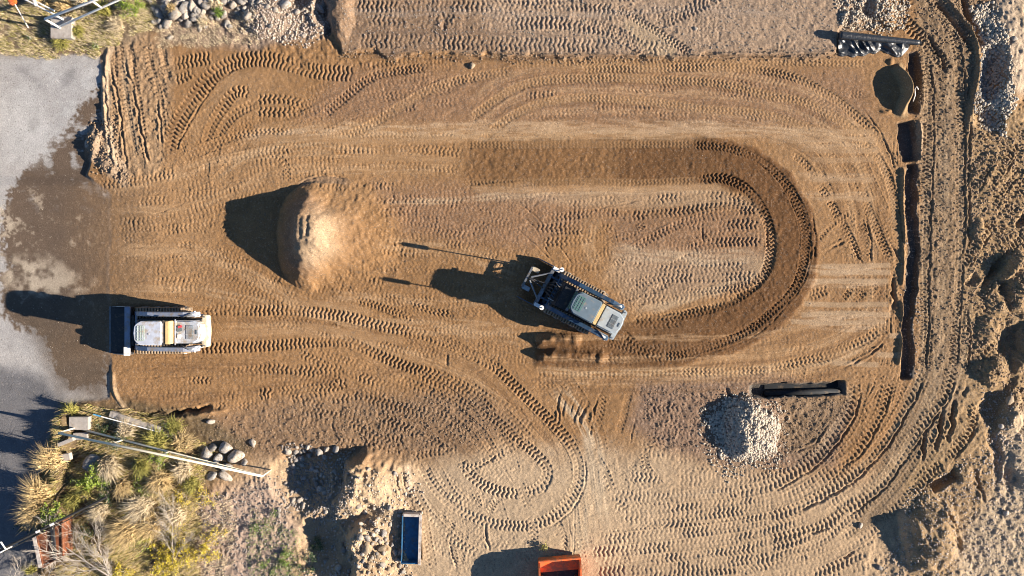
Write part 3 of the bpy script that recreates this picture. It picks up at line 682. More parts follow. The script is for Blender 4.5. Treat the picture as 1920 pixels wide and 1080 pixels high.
# behind the left loader and on toward the bottom
tr([(372, 584), (430, 582), (480, 583), (560, 582), (640, 592), (700, 608), (760, 622), (830, 640), (880, 664), (930, 692), (962, 722), (1010, 768), (1050, 808), (1078, 850), (1085, 895), (1068, 936), (1035, 968), (990, 985), (930, 984), (880, 964), (838, 936), (812, 906), (794, 874)], 21, cleat(8.2, .034, .24, .018))
tr([(1093, 850), (1098, 895), (1080, 945), (1040, 982), (995, 998)], 7, groove(.05, .012), mode='add')
tr([(372, 652), (450, 650), (520, 648), (600, 640), (650, 642), (700, 664), (760, 688), (813, 704), (873, 728), (920, 770), (960, 812), (1000, 846), (1024, 874), (1024, 896), (1004, 917), (970, 925), (925, 918), (885, 895), (862, 862)], 21, cleat(8.2, .036, .24, .018))
tr([(1034, 870), (1036, 896), (1015, 924), (976, 936)], 7, groove(.06, .01), mode='add')
tr([(560, 662), (600, 680), (645, 706)], 19, cleat(8, .036, .25, .018)); tr([(663, 562), (700, 572), (780, 598)], 14, C(7, .024)); tr([(700, 556), (740, 560), (800, 580), (850, 590)], 15, TY(8, .022), patch=.4)
tr([(690, 580), (740, 592), (790, 600)], 6, groove(.05, .03), mode='add'); tr([(700, 640), (760, 660), (830, 668)], 13, C(7.5, .018)); tr([(800, 620), (860, 650), (940, 690)], 13, TY(7.5, .016))
tr([(347, 716), (375, 712), (402, 714)], 14, C(8, .036)); tr([(480, 740), (500, 736), (516, 740)], 22, C(8, .034)); tr([(540, 747), (600, 732), (655, 716)], 20, C(8.5, .036)); tr([(640, 728), (590, 728), (520, 734)], 16, C(8, .03))
for pts in ([(700, 720), (780, 752), (860, 800), (900, 836)], [(740, 708), (820, 744), (893, 800), (930, 850)], [(780, 700), (873, 745), (960, 815)], [(650, 790), (700, 815), (760, 850)], [(700, 776), (780, 812), (850, 852)]):
    tr(pts, 19, cleat(8.2, .030, .25, .016))
tr([(625, 832), (700, 832), (765, 822)], 22, C(8.5, .028)); tr([(625, 760), (700, 770), (760, 762)], 22, C(8.5, .026)); tr([(767, 858), (810, 848), (862, 842)], 14, C(8, .026)); tr([(650, 742), (740, 745), (800, 752)], 18, C(8.5, .02), patch=.5)
tr([(860, 880), (910, 868), (960, 838), (975, 832)], 12, C(8, .03)); tr([(880, 884), (940, 850)], 7, groove(.07, .03), mode='add'); tr([(885, 700), (910, 690)], 8, groove(.1, .04), mode='add')
tr([(742, 864), (746, 900), (750, 938)], 8, groove(.07, .04)); tr([(754, 864), (758, 900), (764, 936)], 7, groove(.07, .03)); tr([(766, 866), (770, 932)], 12, scrape(.008), tone=BLEACH, ta=.5)
tr([(828, 955), (832, 985), (822, 1010)], 12, C(7, .03)); tr([(850, 970), (846, 1010), (858, 1068)], 13, C(7, .03)); tr([(838, 1000), (848, 1040), (856, 1070)], 7, groove(.07, .02), mode='add'); tr([(875, 985), (870, 1020), (862, 1065)], 11, C(7, .024)); tr([(885, 920), (895, 940), (897, 960)], 14, C(7, .03)); tr([(912, 968), (925, 945), (936, 932)], 14, C(6, .035)); tr([(910, 968), (912, 1000), (917, 1035)], 9, groove(.12, .03))
tr([(984, 958), (988, 930)], 12, scrape(.01)); tr([(1060, 950), (1070, 1000), (1074, 1052)], 5, groove(.03, .01)); tr([(1078, 935), (1076, 990), (1074, 1052)], 5, groove(.03, .01)); tr([(1077, 1008), (1079, 1026)], 8, groove(.10, .03)); tr([(1040, 975), (1052, 1010), (1048, 1045)], 20, TY(7, .022), patch=.4)
# vertical smears between the two
for x0, dx, d in ((1050, -4, .10), (1068, -2, .05), (1078, -6, .06), (1090, -14, .08), (1104, -18, .10), (1128, -24, .11), (1062, -8, .05)):
    ya, yb = 716 + rng.uniform(0, 30), 770 + rng.uniform(0, 50)
    tr([(x0 + 6 + jit(3), ya), (x0 + dx * .4 + jit(3), (ya + yb) / 2), (x0 + dx + jit(4), yb)], 9 + jit(3), groove(d * .75, d * .35))
tr([(1130, 735), (1122, 780), (1100, 812)], 16, C(8, .024), patch=.5); tr([(1180, 730), (1172, 770), (1160, 815)], 13, TY(7, .014)); tr([(1196, 770), (1190, 790), (1178, 838)], 5, groove(.05, .005), mode='add'); tr([(1170, 848), (1200, 838), (1240, 833)], 5, groove(.05, .02), mode='add')
for pts in ([(1210, 763), (1310, 764)], [(1210, 818), (1310, 828)], [(1205, 790), (1290, 795)]): tr(pts, 17, C(8.5, .024), patch=.4)
tr([(1204, 844), (1214, 880), (1240, 910)], 16, C(7, .03)); tr([(1196, 848), (1192, 866)], 9, groove(.1, .02)); tr([(1160, 905), (1190, 890), (1225, 885)], 18, C(8, .022), patch=.5)
tr([(1140, 926), (1230, 934), (1310, 930), (1400, 922), (1440, 914)], 22, C(8.5, .034)); tr([(1150, 940), (1200, 970), (1270, 990), (1360, 990), (1440, 975)], 22, C(8.5, .032)); tr([(1140, 1004), (1200, 1000), (1250, 996)], 20, C(8.5, .036)); tr([(1375, 966), (1420, 952), (1500, 930)], 18, C(8.5, .034))
tr([(1180, 1076), (1300, 1070), (1440, 1056), (1520, 1036)], 22, C(8.5, .034)); tr([(1240, 1050), (1330, 1030), (1440, 1012)], 22, C(8.5, .032)); tr([(1250, 1046), (1320, 1016), (1370, 1004)], 14, C(8, .03)); tr([(1145, 1012), (1160, 1040), (1176, 1064)], 15, C(7, .03)); tr([(1150, 970), (1157, 985)], 9, groove(.12, .04))
# big sweeping arcs bottom right, laid side by side
U_ = np.array([(1590, 715), (1568, 800), (1500, 868), (1420, 900), (1300, 906), (1170, 900)], float); L_ = np.array([(1800, 700), (1760, 800), (1668, 930), (1560, 1020), (1380, 1080), (1150, 1100)], float)
for k in (1.12, .98, .88, .78, .69, .60, .51, .42, .33, .24, .15, .06, -.04):
    pts = [tuple(p) for p in (U_ * (1 - k) + L_ * k) + rng.uniform(-3, 3, U_.shape)]
    a0, b0 = int(rng.randint(0, 2)), int(rng.randint(5, 7))
    tr(pts[a0:b0], rng.uniform(18, 23), cleat(rng.uniform(7.6, 9.2), rng.uniform(.016, .026), rng.uniform(.12, .25), .012), patch=.45, grain=.9)
for y in (1010, 1034, 1056, 1076): tr([(1120 + jit(20), y), (1200, y - 6 + jit(4)), (1300, y - 14 + jit(4)), (1420, y - 30)], 21, C(8.6, .026), patch=.3, grain=.8)
for y in (952, 968): tr([(1150, y), (1230, y + 6), (1330, y - 4), (1420, y - 14)], 20, C(8.6, .024), patch=.4, grain=.8)
for pts in ([(770, 900), (800, 960), (850, 1010), (900, 1040)], [(790, 950), (800, 1010), (812, 1070)], [(960, 850), (1000, 1000), (980, 1060)], [(905, 880), (935, 880), (965, 868)], [(820, 880), (850, 930), (900, 955)], [(1110, 850), (1130, 880), (1150, 930)]):
    tr(pts, 18, C(8.4, .022), patch=.35, grain=.8)
for pts in ([(560, 690), (660, 700), (760, 740), (850, 780)], [(420, 700), (520, 690), (600, 700)], [(560, 770), (650, 790), (740, 840)], [(820, 700), (900, 760), (960, 850)], [(600, 745), (700, 752), (820, 790), (900, 860)], [(880, 720), (940, 770), (1000, 830)]):
    tr(pts, 20, C(8.4, .024), patch=.35, grain=.8)
for pts in ([(560, 372), (480, 380), (400, 400)], [(250, 380), (340, 372), (420, 360)], [(260, 500), (380, 490), (480, 500)], [(300, 540), (420, 540), (560, 560)], [(700, 400), (800, 396), (900, 404), (960, 420)], [(740, 430), (840, 440), (940, 450)], [(760, 350), (860, 356), (980, 352)], [(700, 500), (800, 500)], [(640, 270), (760, 276), (870, 290)], [(420, 300), (520, 282), (640, 284)], [(640, 300), (740, 312), (860, 316)]):
    tr(pts, 17, C(8, .015), patch=.5, grain=.6)
for pts in ([(1010, 375), (1080, 385), (1160, 372)], [(1000, 430), (1050, 424), (1110, 418)], [(1010, 456), (1070, 452), (1120, 446)], [(1180, 500), (1280, 506), (1400, 500)], [(1200, 560), (1300, 566), (1370, 556)], [(1210, 520), (1300, 522), (1420, 515)], [(1200, 380), (1300, 368), (1400, 372)]):
    tr(pts, 18, C(8.4, .020), patch=.35, grain=.7)
A1 = [(1602, 712), (1598, 752), (1573, 802), (1523, 862), (1473, 894), (1440, 912), (1377, 926)]
tr(A1, 24, deep()); tr([(x + 11, y + 11) for x, y in A1[:-1]], 8, groove(.09, .03), mode='add')
A2 = [(1667, 716), (1653, 768), (1627, 814), (1600, 853), (1560, 880)]
tr(A2, 19, deep()); tr([(x + 10, y + 3) for x, y in A2], 8, groove(.07, .03), mode='add')
A3 = [(1728, 690), (1712, 730), (1692, 764), (1653, 830), (1600, 888), (1540, 928), (1490, 952), (1440, 972)]
tr(A3, 21, deep()); tr([(x + 11, y + 7) for x, y in A3[:-1]], 8, groove(.09, .03), mode='add')
A4 = [(1783, 690), (1772, 735), (1740, 782), (1693, 853), (1653, 907), (1600, 950), (1540, 986), (1473, 1006), (1440, 1012)]
tr(A4, 20, deep()); tr([(x + 10, y + 6) for x, y in A4[:-1]], 7, groove(.08, .03), mode='add')
tr([(1627, 1035), (1583, 1055), (1520, 1078)], 20, deep()); tr([(1600, 960), (1540, 1015), (1480, 1030), (1440, 1042)], 18, C(8.5, .03)); tr([(1620, 1020), (1580, 1052)], 9, groove(.12, .03), mode='add'); tr([(1530, 1000), (1480, 1018), (1440, 1028)], 16, C(8.5, .03))
tr([(1560, 780), (1530, 830), (1490, 850)], 8, groove(.05, .04)); tr([(1480, 858), (1484, 880)], 14, C(8, .03))
# haul road wheel tracks
B1 = [(1735, 110), (1741, 170), (1741, 233), (1737, 350), (1733, 460), (1732, 547), (1733, 613), (1727, 693)]
tr(B1, 20, cleat(7.5, .034, .2, .03)); tr([(x + 10, y) for x, y in B1], 7, groove(.07, .02), mode='add')
B2 = [(1760, 30), (1786, 70), (1798, 130), (1800, 200), (1800, 360), (1800, 493), (1794, 593), (1784, 693)]
tr(B2, 16, cleat(7.5, .034, .2, .03)); tr([(x + 8, y) for x, y in B2], 6, groove(.07, .02), mode='add'); tr([(x + 18, y) for x, y in B2[2:6]], 9, groove(.08, .03), mode='add')
tr([(1690, 30), (1712, 55), (1740, 82), (1760, 108), (1776, 138)], 26, cleat(8, .06, .2, .05)); tr([(1735, 60), (1758, 98), (1774, 136)], 10, groove(.20, .05), mode='add')
tr([(1740, -10), (1790, 40), (1820, 80), (1826, 110)], 22, cleat(8, .04, .2, .03)); tr([(1700, 90), (1722, 130), (1726, 200)], 12, C(8, .03))
for pts in ([(1867, 410), (1833, 457), (1807, 500)], [(1920, 437), (1873, 493), (1833, 560)], [(1867, 637), (1840, 665), (1813, 700)], [(1863, 293), (1840, 325), (1823, 360)], [(1910, 270), (1880, 310), (1850, 360)], [(1920, 310), (1880, 350), (1860, 390)], [(1830, 753), (1813, 813), (1773, 863)], [(1770, 870), (1740, 890), (1710, 930)]):
    tr(pts, 19, cleat(8, .045, .2, .025)); tr([(x + 9, y + 6) for x, y in pts], 7, groove(.08, .03), mode='add')
tr([(1816, 570), (1820, 640), (1812, 700)], 8, groove(.09, .03), mode='add')
# long straight haul scrapes on the pad
for pts in ([(480, 258), (700, 264), (870, 262)], [(640, 300), (760, 296), (860, 300)], [(880, 356), (1100, 354), (1340, 352)], [(560, 610), (660, 625), (760, 640)], [(400, 628), (520, 622), (600, 630)], [(220, 560), (300, 566), (400, 570)], [(560, 566), (640, 572), (700, 590)]):
    tr(pts, 14, scrape(.005), tone=SAND2, ta=.6, grain=.4); tr([(x, y + 8) for x, y in pts], 5, groove(.014, .006), mode='add')
tr([(540, 338), (540, 300), (535, 262)], 6, groove(.02, .01), mode='add'); tr([(1160, 262), (1161, 300), (1160, 345)], 3, groove(.010, .006), mode='add')

# shade of the trench walls painted dark onto the trench bottoms
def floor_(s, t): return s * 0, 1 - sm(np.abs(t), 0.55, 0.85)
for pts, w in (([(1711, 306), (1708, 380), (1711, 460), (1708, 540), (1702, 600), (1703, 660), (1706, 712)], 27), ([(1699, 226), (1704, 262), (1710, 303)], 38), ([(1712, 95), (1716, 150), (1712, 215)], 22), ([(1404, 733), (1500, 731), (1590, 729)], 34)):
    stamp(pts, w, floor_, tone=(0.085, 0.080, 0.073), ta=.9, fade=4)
# smooth asphalt keeps no tread
DET *= (1 - 0.93 * ASP)

TANKM = poly([(66, 990), (124, 968), (130, 1050), (80, 1072)], 3, 0)
MAC = MAC * (1 - TANKM)
pit = poly([(759, 965), (788, 964), (790, 1048), (765, 1049)], 1.5, 0)
MAC -= 0.5 * pit; DET *= 1 - pit
# ---------------- loose-soil grain, then assemble the height
g1 = vn(X, Y, 3.4, 1); g2 = vn(X, Y, 6.5, 4); g3 = fbm(X, Y, 13, 7, 2); g4 = np.abs(vn(X, Y, 9, 12)); g5 = np.abs(vn(X, Y, 5, 15))
grain = 0.0062 * g1 + 0.0055 * g2 + 0.006 * g3
big = np.clip(GRA - 1.2, 0, 4)
grain = grain * np.minimum(GRA, 1.6) + big * (0.013 * g3 + 0.017 * (0.35 - g4) + 0.010 * (0.3 - g5) + 0.004 * g2)
HGT = MAC + DET + grain
# colour variation with shape of its own: moisture blotches and dusty patches
RGB *= (1 + 0.10 * n_mid + 0.10 * n_sm + 0.05 * g2)[..., None]
RGB *= (1 + 0.03 * n_big[..., None] * np.array((1, 0.3, -0.8), np.float32))
lum = RGB.mean(-1, keepdims=True)

def hz(px, py, mound=True):
    fx = np.clip((px - CX[0]) / STEP, 0, NXC - 2); fy = np.clip((py - CY[0]) / STEP, 0, NYC - 2)
    i, j = int(fx), int(fy); u, v = fx - i, fy - j
    H = TOT if mound else HGT
    return float((H[j, i] * (1 - u) + H[j, i + 1] * u) * (1 - v) + (H[j + 1, i] * (1 - u) + H[j + 1, i + 1] * u) * v)

# ---------------- mounds standing on the ground
def cone(cx, cy, rl, rr, ry, h, top, seed, flat=0):
    dx = X + WX * 0.9 - cx; dy = Y + WY * 0.9 - cy; dy = np.maximum(np.abs(dy + 0.12 * dx * (dx < 0)) - flat, 0)
    rx = np.where(dx < 0, rl, rr)
    d = np.sqrt((dx / rx) ** 2 + (dy / ry) ** 2)
    e = np.clip(1 - d, 0, 1); pw = np.where(dx < 0, 1.0, 1.0 + 0.45 * np.clip(dx / rr, 0, 1))
    z = h * e ** pw
    z = top - np.log1p(np.exp(-(z - top) / 0.06) ) * 0.06 - 0.0   # rounded summit
    zr = top * 1.06 * np.exp(-(d * 2.5) ** 1.3) - 0.04 * d
    w_ = sm(dx, -20, 45) if seed == 0 else 0
    z = z * (1 - w_) + zr * w_
    z = np.where(d < 1.25, np.maximum(z, 0), -1)
    return z
M1 = cone(590, 440, 68, 170, 86, 1.62, 1.24, 0, 18)
M1 = np.where(M1 > -0.2, M1 + 0.025 * fbm(X, Y, 30, 9) * sm(M1, 0, .4) + 0.012 * g3 + 0.006 * g1 + 0.008 * g2, M1)
s = box(583, 432, 40)
M1[s] -= 0.07 * np.exp(-((X[s] - 592) / 4.0) ** 2) * (np.abs(Y[s] - 428) < 20); M1[s] -= 0.05 * np.exp(-((X[s] - 579) / 5.0) ** 2) * (np.abs(Y[s] - 430) < 22)
M2 = cone(1400, 802, 46, 78, 48, 0.68, 0.50, 1, 16)
M2 = np.where(M2 > -0.2, np.maximum(M2 + (0.10 * fbm(X, Y, 22, 5) + 0.05 * g3 + 0.03 * (0.3 - g5) + 0.015 * g2) * sm(M2, 0, .25), 0), M2)
TOT = HGT + np.clip(np.maximum(M1, M2), 0, 9)

def grid_mesh(name, xs, ys, Z, C4, keep=None):
    ny, nx = Z.shape
    gx, gy = np.meshgrid(xs, ys)
    co = np.stack([(gx - 960) / 50, (540 - gy) / 50, Z], -1).reshape(-1, 3).astype(np.float32)
    i = np.arange(nx - 1); j = np.arange(ny - 1)
    a = (j[:, None] * nx + i[None])
    f = np.stack([a, a + nx, a + nx + 1, a + 1], -1)          # counter-clockwise seen from above (y flipped)
    if keep is not None: f = f[keep]
    f = f.reshape(-1, 4)
    col = C4.reshape(-1, 4)
    if keep is not None:
        used = np.unique(f); remap = np.full(len(co), -1); remap[used] = np.arange(len(used))
        co = co[used]; f = remap[f]; col = col[used]
    me = bpy.data.meshes.new(name)
    me.vertices.add(len(co)); me.vertices.foreach_set("co", co.ravel())
    me.loops.add(f.size); me.loops.foreach_set("vertex_index", f.ravel().astype(np.int32))
    me.polygons.add(len(f)); me.polygons.foreach_set("loop_start", (np.arange(len(f)) * 4).astype(np.int32))
    me.polygons.foreach_set("use_smooth", np.ones(len(f), bool))
    me.update(calc_edges=True)
    at = me.color_attributes.new("soil", 'FLOAT_COLOR', 'POINT')
    at.data.foreach_set("color", col.astype(np.float32).ravel())
    me.materials.append(SOIL)
    o = bpy.data.objects.new(name, me); COL.objects.link(o)
    return o

# full sheet: fine core, then ever wider cells out to the horizon, holding the edge values
core = np.concatenate([np.clip(RGB, 0.01, 0.9), STO[..., None]], -1)
jx = np.clip(np.arange(len(AX)) - NX0, 0, NXC - 1); jy = np.clip(np.arange(len(AY)) - NY0, 0, NYC - 1)
FZ = HGT[np.ix_(jy, jx)].copy(); FC = core[np.ix_(jy, jx)].copy()
ddx = np.maximum(np.maximum(CX[0] - AX, AX - CX[-1]), 0); ddy = np.maximum(np.maximum(CY[0] - AY, AY - CY[-1]), 0)
dd = np.sqrt(ddx[None] ** 2 + ddy[:, None] ** 2)
wo = sm(dd, 0, 60)
gxo, gyo = np.meshgrid(AX, AY)
def smooth_edge(A, n=35):       # running mean along both axes, so the edge values do not run out as stripes
    for ax_i in (0, 1):
        c = np.cumsum(np.insert(A, 0, 0, axis=ax_i), axis=ax_i); L = A.shape[ax_i]
        i = np.arange(L); a = np.clip(i - n, 0, L); b = np.clip(i + n + 1, 0, L)
        A = (np.take(c, b, axis=ax_i) - np.take(c, a, axis=ax_i)) / (b - a).reshape([-1 if k == ax_i else 1 for k in range(A.ndim)])
    return A
SB = smooth_edge(core.astype(np.float64))[np.ix_(jy, jx)]; ZB = smooth_edge(MAC.astype(np.float64))[np.ix_(jy, jx)]
w1 = sm(dd, 0, 25)[..., None]; w2 = sm(dd, 40, 900)[..., None]
FC = FC * (1 - w1) + SB * w1
rolling = fbm(gxo, gyo, 420, 3, 2) * 0.22 + fbm(gxo, gyo, 90, 6, 2) * 0.05
FZ = (FZ * (1 - w1[..., 0]) + ZB * w1[..., 0] * (1 - sm(dd, 20, 350))) + rolling * sm(dd, 5, 300)
farc = np.array([0.235, 0.165, 0.105, 0.7])
FC = FC * (1 - w2) + farc * w2
FC[..., :3] *= 1 + sm(dd, 10, 120)[..., None] * (0.22 * fbm(gxo, gyo, 260, 8, 3) + 0.12 * fbm(gxo, gyo, 50, 12, 2))[..., None]
g = grid_mesh("ground", AX, AY, FZ, FC)
tag(g, kind='structure')

def mound_obj(name, M, tone, st, label, cat):
    j, i = np.where(M > 0.012)
    j0, j1, i0, i1 = j.min() - 1, j.max() + 2, i.min() - 1, i.max() + 2
    sl = (slice(j0, j1), slice(i0, i1)); m = M[sl]
    Z = HGT[sl] * (1 - sm(m, 0.05, 0.4)) + (MAC[sl] + grain[sl]) * sm(m, 0.05, 0.4) + m - 0.004
    if name == 'gravel_mound':      # shaded back and foot painted darker, sunlit crest painted paler
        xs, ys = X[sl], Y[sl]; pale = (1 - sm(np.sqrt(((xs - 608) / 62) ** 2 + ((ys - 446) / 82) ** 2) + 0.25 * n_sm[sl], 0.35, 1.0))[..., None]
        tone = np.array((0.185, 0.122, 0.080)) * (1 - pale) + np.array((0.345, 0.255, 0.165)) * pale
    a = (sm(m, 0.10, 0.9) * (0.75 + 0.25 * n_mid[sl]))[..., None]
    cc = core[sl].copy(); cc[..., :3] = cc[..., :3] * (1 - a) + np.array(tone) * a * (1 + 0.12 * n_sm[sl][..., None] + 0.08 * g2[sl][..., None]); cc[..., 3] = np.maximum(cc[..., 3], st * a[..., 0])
    k = (m > 0.0); keep = k[:-1, :-1] | k[1:, 1:] | k[1:, :-1] | k[:-1, 1:]
    o = grid_mesh(name, CX[i0:i1], CY[j0:j1], Z, cc, keep)
    return tag(o, label, cat)
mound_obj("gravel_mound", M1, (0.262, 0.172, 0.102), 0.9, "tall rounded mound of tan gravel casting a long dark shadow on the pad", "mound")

# ------------------------------------------------------------------ mesh builder
class MB:
    def __init__(self): self.v = []; self.f = []
    def add(self, vs, fs):
        n = len(self.v); self.v += [tuple(p) for p in vs]; self.f += [tuple(i + n for i in q) for q in fs]; return self
    def box(self, c, s, rz=0.0, ry=0.0, rx=0.0, taper=1.0):
        M = Matrix.Translation(c) @ Matrix.Rotation(rz, 4, 'Z') @ Matrix.Rotation(ry, 4, 'Y') @ Matrix.Rotation(rx, 4, 'X')
        vs = []
        for z in (-.5, .5):
            t = taper if z > 0 else 1
            for x, y in ((-.5, -.5), (.5, -.5), (.5, .5), (-.5, .5)):
                vs.append(M @ Vector((x * s[0] * t, y * s[1] * t, z * s[2])))
        return self.add(vs, [(3, 2, 1, 0), (4, 5, 6, 7), (0, 1, 5, 4), (1, 2, 6, 5), (2, 3, 7, 6), (3, 0, 4, 7)])
    def prism(self, pts, axis, a, b):
        """closed outline (2D) pushed from a to b along axis 'y' (outline is x,z) or 'z' (outline is x,y)"""
        n = len(pts); mk = (lambda p, t: (p[0], t, p[1])) if axis == 'y' else (lambda p, t: (p[0], p[1], t))
        vs = [mk(p, a) for p in pts] + [mk(p, b) for p in pts]
        fs = [tuple(range(n)), tuple(range(2 * n - 1, n - 1, -1))] + [(i, i + n, (i + 1) % n + n, (i + 1) % n) for i in range(n)]
        return self.add(vs, fs)
    def tube(self, pts, r, n=8, r1=None, caps=True):
        pts = [Vector(p) for p in pts]; k0 = len(self.v); m = len(pts)
        for i, p in enumerate(pts):
            d = (pts[min(i + 1, m - 1)] - pts[max(i - 1, 0)]).normalized()
            u = d.orthogonal().normalized() if i == 0 else (u - d * u.dot(d)).normalized()
            w = d.cross(u); rr = r if r1 is None else r + (r1 - r) * i / (m - 1)
            for k in range(n):
                a = 2 * math.pi * k / n; self.v.append(tuple(p + (u * math.cos(a) + w * math.sin(a)) * rr))
        for i in range(m - 1):
            for k in range(n):
                a = k0 + i * n + k; b = k0 + i * n + (k + 1) % n; self.f.append((a, b, b + n, a + n))
        if caps:
            self.f.append(tuple(k0 + k for k in range(n))[::-1]); self.f.append(tuple(k0 + (m - 1) * n + k for k in range(n)))
        return self
    def mesh(self, name, material, smooth=False, bevel=0.0, seg=2):
        me = bpy.data.meshes.new(name); me.from_pydata(self.v, [], self.f); me.update()
        bm = bmesh.new(); bm.from_mesh(me); bmesh.ops.recalc_face_normals(bm, faces=bm.faces)
        if bevel:
            ed = [e for e in bm.edges if e.is_manifold and e.calc_face_angle(0) > 0.5]
            bmesh.ops.bevel(bm, geom=ed, offset=bevel, segments=seg, affect='EDGES', clamp_overlap=True)
        bm.to_mesh(me); bm.free()
        if smooth: me.polygons.foreach_set("use_smooth", [True] * len(me.polygons))
        me.materials.append(material)
        return me
    def obj(self, name, material, parent=None, smooth=False, bevel=0.0, seg=2):
        o = bpy.data.objects.new(name, self.mesh(name, material, smooth, bevel, seg)); COL.objects.link(o)
        if parent: o.parent = parent
        return o

M_ = dict(
    roof_pale=mat("pale_dusty_roof", (0.47, 0.51, 0.59), 0.55, 0.12, 6, dirt=(0.38, 0.33, 0.27), dirt_amt=0.55),
    roof_slate=mat("slate_roof", (0.125, 0.175, 0.215), 0.5, 0.10, 6, dirt=(0.22, 0.21, 0.19), dirt_amt=0.35),
    hood_pale=mat("pale_hood", (0.42, 0.46, 0.52), 0.5, 0.12, 7, dirt=(0.33, 0.28, 0.22), dirt_amt=0.6),
    hood_grey=mat("grey_hood", (0.33, 0.38, 0.41), 0.45, 0.1, 7, dirt=(0.30, 0.28, 0.25), dirt_amt=0.35),
    navy=mat("navy_paint", (0.030, 0.070, 0.130), 0.45, 0.2, 8, dirt=(0.22, 0.17, 0.12), dirt_amt=0.25),
    arm_grey=mat("arm_grey", (0.27, 0.31, 0.40), 0.5, 0.15, 8, dirt=(0.30, 0.24, 0.17), dirt_amt=0.4),
    tan=mat("tan_panel", (0.62, 0.46, 0.22), 0.5, 0.12, 9, dirt=(0.45, 0.35, 0.22), dirt_amt=0.4),
    cream=mat("cream_plate", (0.62, 0.53, 0.38), 0.6, 0.12, 9, dirt=(0.35, 0.27, 0.18), dirt_amt=0.4),
    glass=mat("green_tinted_hatch", (0.10, 0.20, 0.18), 0.12, 0.1, 20, spec=0.7),
    glass_pale=mat("dusty_hatch", (0.38, 0.45, 0.40), 0.25, 0.1, 14, spec=0.6),
    black=mat("black_steel", (0.022, 0.024, 0.028), 0.55, 0.3, 12, dirt=(0.12, 0.09, 0.06), dirt_amt=0.3),
    rubber=mat("rubber", (0.028, 0.027, 0.027), 0.85, 0.2, 10, dirt=(0.26, 0.18, 0.11), dirt_amt=0.75),
    lug=mat("dusty_rubber_lug", (0.16, 0.13, 0.105), 0.9, 0.3, 14, dirt=(0.40, 0.29, 0.18), dirt_amt=0.8),
    steel=mat("worn_steel", (0.22, 0.24, 0.26), 0.4, 0.2, 9, metal=0.5, dirt=(0.25, 0.19, 0.13), dirt_amt=0.4),
    grille=mat("dark_grille", (0.10, 0.13, 0.15), 0.6, 0.2, 20),
    white=mat("white_paint", (0.82, 0.81, 0.77), 0.5, 0.08, 6, dirt=(0.40, 0.33, 0.25), dirt_amt=0.25),
    ivory=mat("ivory_paint", (0.80, 0.73, 0.55), 0.5, 0.08, 6, dirt=(0.35, 0.27, 0.18), dirt_amt=0.25),
    red=mat("red_plastic", (0.55, 0.06, 0.08), 0.4, 0.1, 8),
    blue_in=mat("blue_bin_paint", (0.035, 0.12, 0.24), 0.3, 0.3, 6, dirt=(0.10, 0.09, 0.08), dirt_amt=0.35),
    bin_out=mat("pale_bin_rim", (0.52, 0.47, 0.42), 0.6, 0.15, 8, dirt=(0.3, 0.2, 0.13), dirt_amt=0.4),
    orange=mat("orange_paint", (0.80, 0.150, 0.030), 0.55, 0.15, 5, dirt=(0.34, 0.13, 0.06), dirt_amt=0.65),
    rust=mat("rusty_steel", (0.16, 0.052, 0.022), 0.8, 0.35, 6, bump=0.01, dirt=(0.30, 0.12, 0.05), dirt_amt=0.5),
    concrete=mat("concrete", (0.36, 0.33, 0.30), 0.9, 0.15, 7, bump=0.01, dirt=(0.25, 0.2, 0.15), dirt_amt=0.3),
    film=mat("black_film", (0.018, 0.022, 0.028), 0.36, 0.25, 5, spec=0.7, bump=0.02),
    pipe=mat("black_pipe_plastic", (0.016, 0.019, 0.023), 0.75, 0.3, 6, spec=0.2, dirt=(0.10, 0.075, 0.05), dirt_amt=0.25),
    rail=mat("dark_rail", (0.03, 0.028, 0.025), 0.6, 0.2, 9),
    bluepole=mat("blue_paint", (0.10, 0.33, 0.55), 0.4, 0.1, 9),
    stone_a=mat("grey_stone", (0.30, 0.285, 0.265), 0.85, 0.35, 4, bump=0.05, dirt=(0.24, 0.18, 0.12), dirt_amt=0.45, obj_var=0.3),
    stone_b=mat("pale_stone", (0.42, 0.375, 0.32), 0.85, 0.3, 4, bump=0.05, dirt=(0.24, 0.18, 0.12), dirt_amt=0.45, obj_var=0.22),
    stone_c=mat("tan_stone", (0.34, 0.265, 0.18), 0.9, 0.25, 5, bump=0.05, dirt=(0.24, 0.18, 0.12), dirt_amt=0.45, obj_var=0.25),
    grav=mat("white_gravel", (0.42, 0.365, 0.29), 0.9, 0.25, 14),
    gravp=mat("pinkish_gravel", (0.42, 0.355, 0.29), 0.92, 0.3, 14),
    gravd=mat("grey_gravel", (0.25, 0.22, 0.19), 0.9, 0.3, 14),
    gravb=mat("tan_gravel", (0.235, 0.165, 0.105), 0.92, 0.3, 14),
    bark=mat("bleached_branch", (0.42, 0.37, 0.31), 0.85, 0.2, 12),
    straw=mat("dry_straw", (0.52, 0.385, 0.185), 0.8, 0.3, 7),
    straw_g=mat("olive_grass", (0.30, 0.275, 0.065), 0.8, 0.3, 7),
    straw_p=mat("pale_straw", (0.56, 0.46, 0.30), 0.8, 0.25, 7),
    leaf_y=mat("yellow_leaf", (0.50, 0.40, 0.035), 0.6, 0.3, 9),
    leaf_g=mat("green_leaf", (0.14, 0.21, 0.035), 0.6, 0.3, 9),
    leaf_b=mat("bright_green_leaf", (0.24, 0.32, 0.04), 0.6, 0.3, 9),
    leaf_d=mat("dark_green_leaf", (0.045, 0.085, 0.022), 0.6, 0.3, 9),
)

